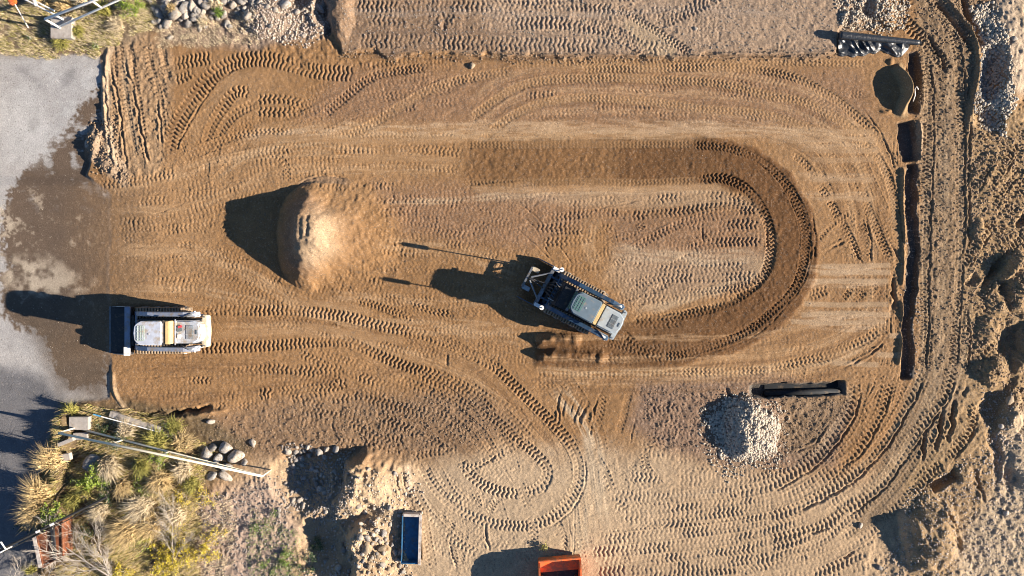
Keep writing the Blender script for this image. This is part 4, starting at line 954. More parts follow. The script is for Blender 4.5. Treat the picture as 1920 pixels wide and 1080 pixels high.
# ------------------------------------------------------------------ compact track loader
def arch(x0, x1, h, r, n=7):
    """side outline of a track: flat bottom, rounded ends"""
    pts = []
    for k in range(n + 1):
        a = -math.pi / 2 - math.pi * k / n; pts.append((x0 + r + r * math.cos(a), r + r * math.sin(a) * (1 if math.sin(a) < 0 else (h - r) / r)))
    for k in range(n + 1):
        a = math.pi / 2 - math.pi * k / n; pts.append((x1 - r + r * math.cos(a), r + r * math.sin(a) * (1 if math.sin(a) < 0 else (h - r) / r)))
    return pts

LTX0, LTX1 = -1.16, 0.98
def loader_common(name, label, loc, rz, roofm, hoodm, armm, hatchm, detail):
    t = empty(name, loc, rz)
    tag(t, label, "track loader", "compact track loaders working on the pad")
    for s in (1, -1):
        y0, y1 = s * 0.50, s * 0.90
        tr_ = MB().prism(arch(LTX0, LTX1, 0.66, 0.30), 'y', min(y0, y1), max(y0, y1)).obj('track', M_['rubber'], t, bevel=0.015, seg=1)
        lug = None
        n = 16
        for k in range(n):                                   # tread bars on the top run
            x = LTX0 + 0.22 + k * (LTX1 - LTX0 - 0.44) / (n - 1)
            if lug is None:
                lug = MB().box((0, 0, 0), (0.055, 0.385, 0.05)).mesh('tread_bar', M_['lug'], bevel=0.008, seg=1)
            o = bpy.data.objects.new('tread_bar', lug); COL.objects.link(o); o.parent = tr_
            o.location = (x, s * 0.70, 0.672)
        for k, x in enumerate((LTX0 + 0.02, LTX1 - 0.02)):
            for zz in (0.22, 0.36, 0.48):
                o = bpy.data.objects.new('tread_bar', lug); COL.objects.link(o); o.parent = tr_
                o.location = (x + (0.03 if k == 0 else -0.03) * (abs(zz - .33) * 6), s * 0.70, zz); o.rotation_euler = (0, R_(90), 0)
        for x, r in ((LTX0 + 0.30, 0.17), (-0.1, 0.1), (0.25, 0.1), (LTX1 - 0.32, 0.16), (-0.45, 0.1)):
            MB().tube([(x, s * 0.895, 0.30 if r > .12 else 0.16), (x, s * 0.925, 0.30 if r > .12 else 0.16)], r, 14).obj('roller', M_['steel'], tr_, bevel=0.01)
        # lift arm: rises from the rear tower, runs forward over the track, drops to the coupler
        w = 0.085
        outline = [(-1.86, 1.02), (-1.78, 1.30), (-1.35, 1.36), (0.10, 1.18), (0.62, 0.92), (1.00, 0.46), (1.12, 0.30), (0.98, 0.22), (0.80, 0.40), (0.46, 0.74), (0.02, 1.00), (-1.2, 1.12), (-1.55, 0.92)]
        ya = s * 0.665
        arm = MB().prism(outline, 'y', ya - w, ya + w).obj('lift_arm', armm, t, bevel=0.02)
        MB().tube([(-1.55, ya, 0.75), (-0.35, s * 0.60, 1.0)], 0.045, 10).obj('lift_cylinder', M_['steel'], arm)
        MB().box((-1.62, s * 0.60, 0.95), (0.42, 0.10, 0.62), ry=0.1).obj('tower', hoodm, t, bevel=0.03)
        hz_ = MB()
        for q in range(3):
            hz_.tube([(-1.2 + q * .02, s * (0.56 - q * .02), 1.10), (-1.42, s * (0.58), 1.38 + q * .02), (-1.66, s * (0.64 + q * .03), 1.36), (-1.84, s * 0.62, 1.15)], 0.016, 6)
        hz_.obj('hydraulic_hose', M_['white'] if q == 9 else M_['steel'], arm, smooth=True)
        MB().tube([(-1.70, ya - 0.12, 1.18), (-1.70, ya + 0.12, 1.18)], 0.055, 10).obj('pivot_pin', M_['steel'], arm)
    # lower body
    MB().prism([(-1.95, 0.32), (-2.02, 0.80), (-1.90, 1.00), (0.55, 0.95), (0.72, 0.70), (0.72, 0.30), (0.4, 0.24), (-1.7, 0.24)], 'y', -0.49, 0.49).obj('chassis', M_['black'], t, bevel=0.03)
    # rear plate / bumper
    pl = MB().prism([(-2.06, -0.60), (-1.90, -0.64), (-1.84, 0.0), (-1.90, 0.64), (-2.06, 0.60), (-2.10, 0.0)], 'z', 0.62, 0.98).obj('rear_bumper', M_['cream'] if detail == 0 else hoodm, t, bevel=0.02)
    for s in (1, -1):
        MB().tube([(-1.98, s * 0.55, 0.97), (-1.98, s * 0.55, 1.0)], 0.03, 8).obj('bolt', M_['steel'], pl)
    # engine hood
    hd = MB().prism([(-1.08, -0.43), (-1.78, -0.43), (-1.98, -0.33), (-2.04, -0.12), (-2.04, 0.12), (-1.98, 0.33), (-1.78, 0.43), (-1.08, 0.43)], 'z', 0.92, 1.46).obj('engine_hood', hoodm, t, bevel=0.05, seg=3)
    gl = MB().box((-1.64, 0.0, 1.465), (0.25, 0.52, 0.014)).obj('grille', M_['grille'], hd)
    b = MB()
    for k in range(9): b.box((-1.74 + k * 0.025, 0, 1.476), (0.008, 0.50, 0.01))
    for yy in (-0.09, 0.09): b.box((-1.64, yy, 1.482), (0.25, 0.014, 0.01))
    b.obj('grille_slat', hoodm, gl)
    MB().box((-1.90, 0.0, 1.466), (0.05, 0.16, 0.02)).obj('latch', M_['grille'], hd, bevel=0.006)
    MB().box((-1.14, 0.0, 1.52), (0.045, 0.96, 0.05)).obj('cross_tube', M_['arm_grey'] if detail == 0 else M_['black'], t, bevel=0.01)
    # tan panel and recess behind the cab
    MB().box((-0.995, 0, 1.62), (0.16, 0.86, 0.42)).obj('rear_panel', M_['tan'], t, bevel=0.02)
    MB().box((-1.08, 0, 1.44), (0.14, 0.84, 0.10)).obj('panel_sill', M_['cream'] if detail == 0 else M_['black'], t, bevel=0.01)
    MB().box((-1.02, 0.05, 1.46), (0.34, 0.07, 0.035)).obj('strut', M_['grille'], t, bevel=0.01)
    # cab
    cab = MB().prism([(0.02, 0.70), (0.10, 0.95), (0.02, 1.98), (-0.88, 1.98), (-0.92, 0.70)], 'y', -0.43, 0.43).obj('cab', M_['black'], t, bevel=0.03)
    MB().prism([(0.085, 1.05), (0.025, 1.90), (0.045, 1.90), (0.105, 1.05)], 'y', -0.35, 0.35).obj('windscreen', M_['glass'], cab)
    for s in (1, -1):
        MB().box((-0.42, s * 0.437, 1.50), (0.70, 0.012, 0.62)).obj('side_window', M_['glass'], cab)
    roof = MB().prism([(0.10, -0.26), (0.02, -0.36), (-0.10, -0.44), (-0.88, -0.45), (-0.92, -0.38), (-0.92, 0.38), (-0.88, 0.45), (-0.10, 0.44), (0.02, 0.36), (0.10, 0.26), (0.13, 0.0)], 'z', 1.97, 2.08).obj('roof', roofm, cab, bevel=0.035, seg=3)
    MB().prism([(0.02, -0.24), (-0.02, -0.28), (-0.27, -0.29), (-0.30, -0.25), (-0.30, 0.25), (-0.27, 0.29), (-0.02, 0.28), (0.02, 0.24)], 'z', 2.07, 2.088).obj('roof_hatch', hatchm, cab, bevel=0.006)
    g_ = MB()
    for k in range(4): g_.box((-0.14, -0.19 + k * 0.127, 2.093), (0.29, 0.012, 0.01))
    for k in range(3): g_.box((-0.24 + k * 0.1, 0, 2.094), (0.012, 0.52, 0.01))
    g_.obj('hatch_grid', roofm, cab)
    MB().tube([(-0.45, 0.03, 2.078), (-0.45, 0.03, 2.092)], 0.035, 10).obj('roof_cap', hoodm, cab, smooth=False)
    for s in (1, -1):
        MB().box((0.13, s * 0.40, 1.80), (0.10, 0.13, 0.09)).obj('work_lamp', M_['steel'], cab, bevel=0.015)
        MB().box((-0.90, s * 0.42, 1.93), (0.09, 0.10, 0.08)).obj('rear_lamp', M_['black'], cab, bevel=0.015)
    # quick coupler between the arms
    MB().box((1.02, 0, 0.42), (0.12, 1.20, 0.42), ry=-0.2).obj('coupler', M_['black'], t, bevel=0.02)
    MB().tube([(0.82, -0.62, 0.62), (0.82, 0.62, 0.62)], 0.05, 10).obj('arm_cross_tube', armm, t)
    for s in (1, -1):
        MB().tube([(0.5, s * 0.34, 0.85), (1.0, s * 0.34, 0.52)], 0.035, 10).obj('tilt_cylinder', M_['steel'], t)
    return t

ga = hz(318, 618)
L1 = loader_common('track_loader', "pale dusty track loader with a wide bucket at the left edge of the pad", (-12.96, -1.56, ga), R_(180), M_['roof_pale'], M_['hood_pale'], M_['arm_grey'], M_['glass_pale'], 0)
L1.scale = (.94, .94, 1.04)
# bucket
bk = MB().prism([(1.12, 0.62), (1.20, 0.64), (1.24, 0.30), (1.42, 0.10), (2.20, 0.045), (2.20, 0.015), (1.38, 0.04), (1.14, 0.24), (1.08, 0.5)], 'y', -0.93, 0.93).obj('bucket', M_['black'], L1, bevel=0.008, seg=1)
for s in (1, -1):
    MB().prism([(1.12, 0.64), (1.26, 0.64), (1.75, 0.40), (2.14, 0.05), (1.40, 0.04), (1.12, 0.28)], 'y', s * 0.935 - 0.012, s * 0.935 + 0.012).obj('side_plate', M_['steel'], bk)
MB().box((1.16, 0, 0.66), (0.22, 1.86, 0.05)).obj('top_lip', M_['arm_grey'], bk, bevel=0.012)
MB().box((1.16, 0.80, 0.70), (0.24, 0.34, 0.04)).obj('step_plate', M_['white'], bk, bevel=0.01)
MB().box((2.19, 0, 0.03), (0.12, 1.86, 0.022)).obj('cutting_edge', M_['steel'], bk)
blue = MB().prism([(1.24, 0.30), (1.42, 0.125), (1.55, 0.12), (1.40, 0.22), (1.26, 0.60), (1.235, 0.58)], 'y', 0.20, 0.86).obj('bucket_liner', M_['navy'], bk)
MB().box((-1.30, -0.20, 1.49), (0.16, 0.10, 0.04), rz=0.4).obj('red_glove', M_['red'], L1, bevel=0.015)
MB().box((-1.27, 0.16, 1.485), (0.12, 0.15, 0.03)).obj('warning_plate', M_['white'], L1, bevel=0.004)
MB().box((-1.27, -0.12, 1.487), (0.20, 0.2, 0.028), rz=0.2).obj('fuel_recess', M_['grille'], L1, bevel=0.01)

gb = hz(1107, 580, True)
L2 = loader_common('track_loader', "dark blue track loader pushing a wheeled box grader across the middle of the pad", (2.22, -0.475, 0.0), R_(152), M_['roof_slate'], M_['hood_grey'], M_['navy'], M_['glass'], 1)
L2.scale = (.94, .94, .94)
# laser box grader on the front
gf = MB().box((1.23, 0, 0.52), (0.15, 1.66, 0.22)).obj('grader_beam', M_['steel'], L2, bevel=0.02)
MB().prism([(1.16, 0.03), (1.12, 0.25), (1.16, 0.45), (1.20, 0.45), (1.16, 0.25), (1.20, 0.03)], 'y', -0.84, 0.84).obj('blade', M_['black'], L2)
for s in (1, -1):
    MB().prism([(0.72, 0.06), (0.72, 0.40), (1.3, 0.56), (1.96, 0.34), (2.0, 0.05)], 'y', s * 0.86 - 0.014, s * 0.86 + 0.014).obj('side_plate', M_['navy'], L2)
    mast = MB().tube([(1.02, s * 0.79, 0.4), (1.02, s * 0.79, 2.42)], 0.024, 10).obj('mast', M_['steel'], L2)
    MB().tube([(1.02, s * 0.79, 1.98), (1.02, s * 0.79, 2.02), (1.02, s * 0.79, 2.30), (1.02, s * 0.79, 2.34)], 0.085, 14).obj('laser_receiver', M_['white'], mast)
    MB().box((1.12, s * 0.79, 0.62), (0.30, 0.14, 0.10)).obj('mast_bracket', M_['white'], L2, bevel=0.015)
    MB().tube([(1.25, s * 0.10, 0.62), (1.9, s * 0.0, 0.66)], 0.03, 8).obj('hose_pair', M_['black'], L2)
    MB().tube([(1.22, s * 0.60, 0.60), (1.86, s * 0.07, 0.64)], 0.035, 8).obj('draw_bar', M_['steel'], L2)
ax = MB().box((2.00, 0, 0.60), (0.09, 0.86, 0.08)).obj('axle_beam', M_['steel'], L2, bevel=0.015)
for s in (1, -1):
    MB().box((1.99, s * 0.40, 0.45), (0.07, 0.05, 0.30)).obj('wheel_fork', M_['steel'], L2, bevel=0.01)
    wh = MB().tube([(1.86, s * 0.40 - 0.09, 0.21), (1.86, s * 0.40 - 0.06, 0.21), (1.86, s * 0.40 + 0.06, 0.21), (1.86, s * 0.40 + 0.09, 0.21)], 0.20, 20).obj('wheel', M_['rubber'], L2, bevel=0.02)
    MB().tube([(1.86, s * 0.40 - 0.095, 0.21), (1.86, s * 0.40 + 0.095, 0.21)], 0.10, 14).obj('rim', M_['cream'], wh)
    MB().box((1.84, s * 0.40, 0.46), (0.34, 0.19, 0.035), ry=0.1).obj('mudguard', M_['cream'] if s < 0 else M_['hood_grey'], L2, bevel=0.02)
vb = MB()
for k in range(4): vb.box((0.78 + k * 0.0, -0.30 + k * 0.17, 0.66), (0.16, 0.11, 0.12))
vb.obj('valve_block', M_['navy'], L2, bevel=0.01)
hb = MB()
for k in range(9):
    y0 = -0.28 + k * 0.07; hb.tube([(0.62, y0, 0.72), (0.74, y0 + 0.05, 0.95 + 0.03 * (k % 3)), (0.95, y0 - 0.05 + 0.06 * (k % 2), 0.93), (1.18, y0 * 0.6, 0.66)], 0.017, 6)
hb.obj('hydraulic_hose', M_['black'], L2, smooth=True)
MB().box((0.72, 0, 0.60), (0.10, 1.30, 0.12)).obj('rear_beam', M_['navy'], L2, bevel=0.015)
for s in (1, -1): MB().box((0.97, s * 0.45, 0.58), (0.46, 0.08, 0.10)).obj('frame_rail', M_['navy'], L2, bevel=0.015)
MB().box((0.38, 0, 0.82), (0.42, 0.84, 0.10)).obj('foot_plate', M_['navy'], L2, bevel=0.02)

# ------------------------------------------------------------------ orange hopper (bottom edge) and sunken steel bin
hp = empty('hopper', P(1046, 1086, 0)); tag(hp, "bright orange steel hopper cut off by the bottom edge of the view", "hopper")
o0 = Vector(hp.location); 
b = MB(); zt = 0.95; kx = (CAMH - zt) / CAMH
def PL(px, py, z): return P(px, py, z) - o0
prof = [(1044, 0.40), (1047, 0.55), (1052, 0.70), (1060, 0.82), (1072, 0.90), (1088, 0.95), (1150, 0.95)]
def HV(xp, yp, z): return Vector(((xp - 960) / 50, (540 - yp - (xp - 1010) * -0.09) / 50, z)) - o0
for xp in (1010, 1085):
    v0 = HV(xp, 1044, 0); ol = [(-(y - 1044) / 50, z) for y, z in prof] + [(-106 / 50, 0.12), (0, 0.12)]
    mb = MB(); mb.add([(v0.x - 0.035, v0.y + a, z) for a, z in ol] + [(v0.x + 0.035, v0.y + a, z) for a, z in ol], [tuple(range(len(ol))), tuple(range(2 * len(ol) - 1, len(ol) - 1, -1))] + [(i, i + len(ol), (i + 1) % len(ol) + len(ol), (i + 1) % len(ol)) for i in range(len(ol))])
    mb.obj('side_wall', M_['orange'], hp, bevel=0.008)
p0, p1, p2, p3 = HV(1012, 1046, 0.46), HV(1083, 1046, 0.46), HV(1083, 1068, 0.30), HV(1012, 1068, 0.30)
dz = Vector((0, 0, .03))
MB().add([p0, p1, p2, p3, p0 - dz, p1 - dz, p2 - dz, p3 - dz], [(0, 1, 2, 3), (7, 6, 5, 4), (0, 4, 5, 1), (1, 5, 6, 2), (2, 6, 7, 3), (3, 7, 4, 0)]).obj('sloping_panel', M_['orange'], hp)
r0, r1 = HV(1010, 1044, 0.3), HV(1085, 1044, 0.3)
MB().box(((r0.x + r1.x) / 2, (r0.y + r1.y) / 2, 0.30), (1.52, 0.04, 0.36), rz=R_(5.1)).obj('end_wall', M_['orange'], hp, bevel=0.008)
r0, r1 = HV(1009, 1044, 0.49), HV(1086, 1044, 0.49)
MB().tube([r0, r1], 0.05, 8).obj('rim', M_['orange'], hp)
mid = HV(1047, 1100, 0)
MB().box((mid.x, mid.y, 0.16), (1.44, 1.7, 0.10), rz=0).obj('floor_plate', M_['black'], hp)
for s in (1, -1):
    for yy in (0.25, -0.75):
        MB().tube([(mid.x + s * 0.58, mid.y + yy, 0.22), (mid.x + s * 0.70, mid.y + yy, 0.22)], 0.24, 18).obj('wheel', M_['rubber'], hp, bevel=0.02)

bn = empty('steel_bin', P(772, 1006, 0), R_(-1.5)); tag(bn, "open blue-lined steel bin sunk in the dirt beside the stone heap", "bin")
W_, Lb = 0.66, 1.78
for nm, c, s_, m in (('end_wall', (0, Lb / 2, 0.0), (W_, 0.06, 0.64), 'bin_out'), ('end_wall', (0, -Lb / 2, 0.0), (W_, 0.04, 0.64), 'blue_in'), ('side_wall', (W_ / 2, 0, 0.0), (0.05, Lb, 0.66), 'bin_out'), ('side_wall', (-W_ / 2, 0, 0.0), (0.03, Lb, 0.62), 'blue_in')):
    MB().box(c, s_).obj(nm, M_[m], bn, bevel=0.005)
MB().box((0, 0, 0.0), (W_ - 0.05, Lb - 0.06, 0.03)).obj('floor_plate', M_['blue_in'], bn)
MB().box((W_ / 2 + 0.02, 0, 0.345), (0.11, Lb + 0.08, 0.03)).obj('rim', M_['bin_out'], bn, bevel=0.005)
MB().box((0, Lb / 2 + 0.01, 0.345), (W_ - 0.1, 0.10, 0.03)).obj('rim', M_['bin_out'], bn, bevel=0.005)
for yy in (0.45, -0.15, -0.55): MB().box((W_ / 2 + 0.035, yy, 0.32), (0.10, 0.03, 0.07)).obj('hook', M_['black'], bn)

# ------------------------------------------------------------------ gates
def gate(name, label, pts_top, pts_low, posts, r, m, extra_leg=None, grp=None):
    r = r * 1.2
    base = Vector((pts_low[0].x, pts_low[0].y, 0)); t = empty(name, base); tag(t, label, "barrier gate", grp)
    L = lambda p: Vector(p) - base
    MB().tube([L(p) for p in pts_top], r, 8).obj('top_rail', m, t, smooth=True)
    MB().tube([L(p) for p in pts_low], r * 0.85, 8).obj('lower_rail', m, t, smooth=True)
    for a, b in posts: MB().tube([L(a), L(b)], r * 0.85, 8).obj('upright', m, t, smooth=True)
    if extra_leg: MB().tube([L(extra_leg[0]), L(extra_leg[1])], r * 0.6, 8).obj('leg', m, t, smooth=True)
    return t
T0, T1 = P(110, 812, 1.15), P(492, 893, 0.92)
l0, l1 = Vector((T0.x, T0.y, 0.14)), Vector((T1.x - 0.1, T1.y + 0.02, 0.86))
lerp = lambda a, b, k: a + (b - a) * k
upr = [(Vector((T0.x, T0.y, 0.0)), T0)] + [(lerp(l0, l1, k), lerp(T0, T1, k)) for k in (0.26, 0.51, 0.77)]
gate('barrier_gate', "ivory pipe gate tapering to a point over the dry grass, lower left", [T0, lerp(T0, T1, .5) + Vector((0, 0.01, .01)), T1], [l0, lerp(l0, l1, .5), l1], upr, 0.036, M_['ivory'], (T1, Vector((T1.x, T1.y, hz(508, 881)))))
T0, T1 = P(84, 36, 1.10), P(470, -110, 0.9)
l0, l1 = Vector((T0.x, T0.y, 0.32)), Vector((T1.x - 0.1, T1.y, 0.84))
upr = [(Vector((T0.x, T0.y, 0.0)), T0)] + [(lerp(l0, l1, k), lerp(T0, T1, k)) for k in (0.23, 0.5, 0.77)]
gate('barrier_gate', "white pipe gate on the grey footing in the top left corner", [T0, lerp(T0, T1, .5), T1], [l0, lerp(l0, l1, .5), l1], upr, 0.040, M_['white'], (T1, Vector((T1.x, T1.y, 0))))
T0, T1 = P(102, 27, 0.75), P(-60, -55, 0.75)
t = empty('boom_gate', (T0.x, T0.y, 0)); tag(t, "white twin-tube arm running off the top left corner past the red marker", "boom gate")
for k, off in enumerate((0.0, 0.13)):
    MB().tube([Vector((0, off, 0.75)), T1 - T0 + Vector((0, off, 0.75))], 0.030, 8).obj('rail', M_['white'], t)
MB().box((T1 - T0) * 0.22 + Vector((0, 0.06, 0.75)), (0.10, 0.22, 0.08), rz=0.4).obj('clamp', M_['white'], t, bevel=0.01)
MB().tube([(0, 0, 0), (0, 0, 0.78)], 0.035, 8).obj('post', M_['white'], t)
t = empty('marker_pole', P(53, 52, 0)); tag(t, "thin leaning white pole with an orange-red head in the top left corner", "marker pole")
tp = P(28, 8, 1.0) - t.location
MB().tube([(0, 0, 0), tp], 0.018, 8).obj('pole', M_['white'], t)
MB().box(tp + Vector((-0.06, 0.10, 0.05)), (0.26, 0.26, 0.16), rz=0.5).obj('marker_head', M_['orange'], t, bevel=0.04)

# footings, slabs, kerb
def slab(name, label, cat, px, py, sx, sy, h, rz, m='concrete', grp=None):
    z = hz(px, py); p = P(px, py, z + h)
    o = MB().box((0, 0, h / 2 - 0.03), (sx / 50, sy / 50, h + 0.06)).obj(name, M_[m], None, bevel=0.012)
    o.location = (p.x, p.y, z); o.rotation_euler = (0, 0, R_(rz)); return tag(o, label, cat, grp)
slab('concrete_footing', "square grey concrete footing under the white gate post, top left", "footing", 114, 51, 39, 40, 0.30, 0)
slab('concrete_footing', "square concrete footing under the ivory gate post, lower left", "footing", 147, 794, 36, 24, 0.28, 0)
slab('concrete_block', "cracked grey concrete block just south of the ivory gate post", "block", 150, 818, 26, 13, 0.22, 3)
slab('concrete_slab', "flat grey paving slab at the asphalt edge, farther left of two", "slab", 104, 846, 22, 12, 0.14, 24)
slab('concrete_slab', "flat grey paving slab half hidden in straw grass, nearer right of two", "slab", 120, 858, 20, 13, 0.14, 10)
slab('concrete_slab', "narrow broken slab lying under the left end of the ivory gate", "slab", 122, 829, 30, 7, 0.12, 22)
slab('concrete_kerb', "long pale concrete kerb stone lying by the edge of the pad", "kerb", 252, 791, 98, 11, 0.18, -17.5)
a, b = P(175, 777, 0.45), P(298, 810, 0.30)
t = empty('pole', ((a + b) / 2).to_tuple()); tag(t, "thin white pole with a blue end lying beside the concrete kerb", "pole")
MB().tube([lerp(a, b, .12) - t.location, b - t.location], 0.022, 8).obj('white_section', M_['white'], t); MB().tube([a - t.location, lerp(a, b, .11) - t.location], 0.026, 8).obj('blue_section', M_['bluepole'], t)
# dark rail crossing above the rusty bin, with a white bracket
t = empty('rail', P(90, 990, 0)); tag(t, "long dark rail running diagonally past the rusty tank", "rail")
ra, rb = P(-20, 1042, 0.85), P(200, 932, 0.85)
MB().tube([ra - t.location, rb - t.location], 0.045, 8).obj('tube', M_['rail'], t)
MB().tube([P(-20, 1048, 0.75) - t.location, P(190, 944, 0.75) - t.location], 0.02, 6).obj('tube', M_['rail'], t)
for k in (0.12, 0.40, 0.53, 0.9):
    q = lerp(ra, rb, k) - t.location; MB().tube([(q.x, q.y, 0), q], 0.025, 6).obj('upright', M_['rail'], t)
for k in (0.42, 0.54): MB().box(lerp(ra, rb, k) - t.location + Vector((0, 0, .05)), (0.16, 0.09, 0.05), rz=0.45).obj('bracket', M_['white'], t, bevel=0.01)
t = empty('sign_frame', P(0, 1030, 0)); tag(t, "white metal frame end poking in at the left edge", "frame")
pts = [P(-14, 1016, .9), P(2, 1017, .9), P(11, 1030, .9), P(0, 1036, .9), P(-14, 1038, .9)]
MB().tube([p - t.location for p in pts], 0.03, 8).obj('frame_tube', M_['white'], t); MB().tube([pts[3] - t.location, Vector(pts[3] - t.location) - Vector((0, 0, .9))], 0.03, 8).obj('leg', M_['white'], t)
# rusty tank
t = empty('rusty_tank', P(100, 1022, 0) + Vector((0, 0, 0.12))); tag(t, "rust-brown open steel tank with a pale left rim in the scrub", "tank")
zt = 0.62 - 0.0
q = [PT - t.location for PT in (P(72, 1004, zt), P(119, 976, zt), P(121, 1040, zt), P(84, 1062, zt))]
q = [Vector((v.x, v.y, zt)) for v in q]
def wall2(p, r, z0, z1, th, nm, m):
    d = r - p; c = (p + r) / 2; return MB().box((c.x, c.y, (z0 + z1) / 2), (math.hypot(d.x, d.y), th, z1 - z0), rz=math.atan2(d.y, d.x)).obj(nm, M_[m], t, bevel=0.006)
for i in range(4): wall2(q[i], q[(i + 1) % 4], 0.0, zt, 0.04, 'side_wall', 'rust')
wall2(q[0] - Vector((.08, 0, 0)), q[3] - Vector((.08, 0, 0)), zt - 0.02, zt + 0.01, 0.14, 'rim', 'bin_out')
m1, m2 = lerp(q[0], q[1], .62), lerp(q[3], q[2], .62)
wall2(m1, m2, 0.1, zt + 0.02, 0.12, 'divider', 'black')
MB().add([(p.x, p.y, zt - 0.05) for p in q] + [(p.x, p.y, zt - 0.09) for p in q], [(0, 1, 2, 3), (7, 6, 5, 4), (0, 4, 5, 1), (1, 5, 6, 2), (2, 6, 7, 3), (3, 7, 4, 0)]).obj('deck_plate', M_['rust'], t)

# ------------------------------------------------------------------ tarp roll, plastic film, drain pipe
ra, rb = P(1574, 66, 0.30), P(1722, 80, 0.22)
t = empty('film_roll', P(1648, 75, 0)); tag(t, "long roll of black plastic film by the gravel, top right", "roll")
mb = MB(); n = 40; pts = [lerp(ra, rb, k / n) - t.location for k in range(n + 1)]
mb.tube(pts, 0.155, 20, 0.10)
me_v = []
for i, v in enumerate(mb.v):
    v = Vector(v); k = (i // 20) / n
    c = pts[min(i // 20, n)]
    d = v - c; a = math.atan2(d.z, d.y)
    w = 1 + 0.07 * math.sin(a * 5 + k * 60) * (1 if k < .35 else .35) + 0.05 * math.sin(k * 140 + a) * (1 if k < .4 else .1)
    me_v.append(tuple(c + d * w))
mb.v = me_v
mb.obj('rolled_film', M_['film'], t, smooth=True)
MB().tube([rb - t.location - Vector((.05, 0, 0)), rb - t.location + Vector((.10, -.012, 0))], 0.065, 12).obj('core', M_['pipe'], t)
nx, ny = 110, 30
outline = [(1569, 104), (1585, 106), (1600, 107), (1612, 106), (1625, 103), (1640, 100), (1650, 97), (1656, 96), (1664, 101), (1676, 106), (1690, 108), (1699, 96), (1704, 88)]
ox = np.array([p[0] for p in outline]); oy = np.array([p[1] for p in outline])
vs = []; fs = []
for j in range(ny + 1):
    for i in range(nx + 1):
        u = i / nx; v = j / ny
        px = 1572 + u * 132 + (1 - v) * u * 6; yb = np.interp(px, ox, oy); yt = 68 + 12 * u
        py = yt + (yb - yt) * v + 1.5 * math.sin(u * 40) * v
        f1 = float(vn(np.array([px * 1.0]), np.array([py * 1.3]), 15.0, 5)[0]); f2 = float(vn(np.array([px + py * .7]), np.array([py * .8]), 8.0, 9)[0]); f3 = 1 - abs(float(vn(np.array([px * 1.1 - py * .6]), np.array([py * .45 + 99]), 13.0, 3)[0])) * 2
        z = 0.22 * (1 - v) ** 1.5 + 0.04 + (0.06 * f1 + 0.02 * f2 + 0.07 * f3) * math.sin(math.pi * min(1, v * 1.1 + .05)) ** .5 * 0.9
        z = max(z, 0.012) if v < 0.97 else 0.012
        p = P(px, py, z); vs.append((p.x, p.y, z + hz(px, py) * 0.8))
for j in range(ny):
    for i in range(nx):
        a = j * (nx + 1) + i; fs.append((a, a + 1, a + nx + 2, a + nx + 1))
sh = MB().add(vs, fs).obj('plastic_sheet', M_['film'], None, smooth=True)
tag(sh, "crumpled glossy black plastic sheet spread beside its roll", "plastic sheet")
t = empty('drain_pipe', P(1507, 732, 0)); tag(t, "black drain pipe lying in a short trench right of the white gravel heap", "pipe")
p0, p1 = P(1436, 739, 0) - t.location, P(1578, 735, 0) - t.location
MB().tube([p0 + Vector((0, 0, -0.20)), p1 + Vector((0, 0, -0.20))], 0.11, 18).obj('tube', M_['pipe'], t, smooth=True)
p0, p1 = P(1438, 726, 0) - t.location, P(1578, 722, 0) - t.location
MB().box(((p0.x + p1.x) / 2, (p0.y + p1.y) / 2, -0.28), (2.8, 0.20, 0.04), rz=R_(1.6)).obj('shade_strip', M_['pipe'], t)  # flat black strip stands in for the trench wall's shadow
st = MB().tube([P(1712, 190, -.05), P(1716, 178, .0), P(1715, 168, .05), P(1719, 162, .08), P(1722, 168, .08)], 0.02, 6).obj('strap', M_['white'], None, smooth=True)
tag(st, "short white strap lying in the trench below the black sheet", "strap")
tp = MB()
for (px, py, r) in ((884, 123, .11),):
    pass

# ------------------------------------------------------------------ stones
def rock_mesh(seed, m, sub=2, flat=0.7, name='stone'):
    rr = random.Random(seed); bm = bmesh.new(); bmesh.ops.create_icosphere(bm, subdivisions=sub, radius=1)
    ax_ = [Vector((rr.uniform(-1, 1), rr.uniform(-1, 1), rr.uniform(-1, 1))).normalized() for _ in range(10)]
    cut = [rr.uniform(0.48, 0.88) for _ in ax_]
    for v in bm.verts:
        for a, c in zip(ax_, cut):
            d = v.co.dot(a)
            if d > c: v.co -= a * (d - c) * 0.95
        v.co *= 1.14 + rr.uniform(-.03, .03); v.co.z *= flat
    me = bpy.data.meshes.new(name); bm.to_mesh(me); bm.free(); me.polygons.foreach_set("use_smooth", [True] * len(me.polygons)); me.materials.append(m); return me
ROCK = {k: [rock_mesh(i + 10 * j, M_[k], 2, 0.72) for i in range(5)] for j, k in enumerate(('stone_a', 'stone_b', 'stone_c'))}
RL = {}
def rock(px, py, rx, ry=None, kind='stone_b', label=None, grp=None, name='stone', cat='stone', rot=None, sink=0.33):
    ry = ry or rx * random.uniform(.7, .95); z = hz(px, py)
    o = bpy.data.objects.new(name, random.choice(ROCK[kind])); COL.objects.link(o)
    h = min(rx, ry) / 50; p = P(px, py, z + h * .5)
    o.location = (p.x, p.y, z + h * (1 - 2 * sink) * .72); o.scale = (rx / 50, ry / 50, h); o.rotation_euler = (random.uniform(-.15, .15), random.uniform(-.15, .15), random.uniform(0, 3.1) if rot is None else R_(rot))
    if label in (None, '') or (grp and label and label.startswith('@')): RL.setdefault(label, []).append((px, max(rx, ry), kind, o))
    return tag(o, label, cat, grp)
G = "grey boulders clustered beside the ivory gate"
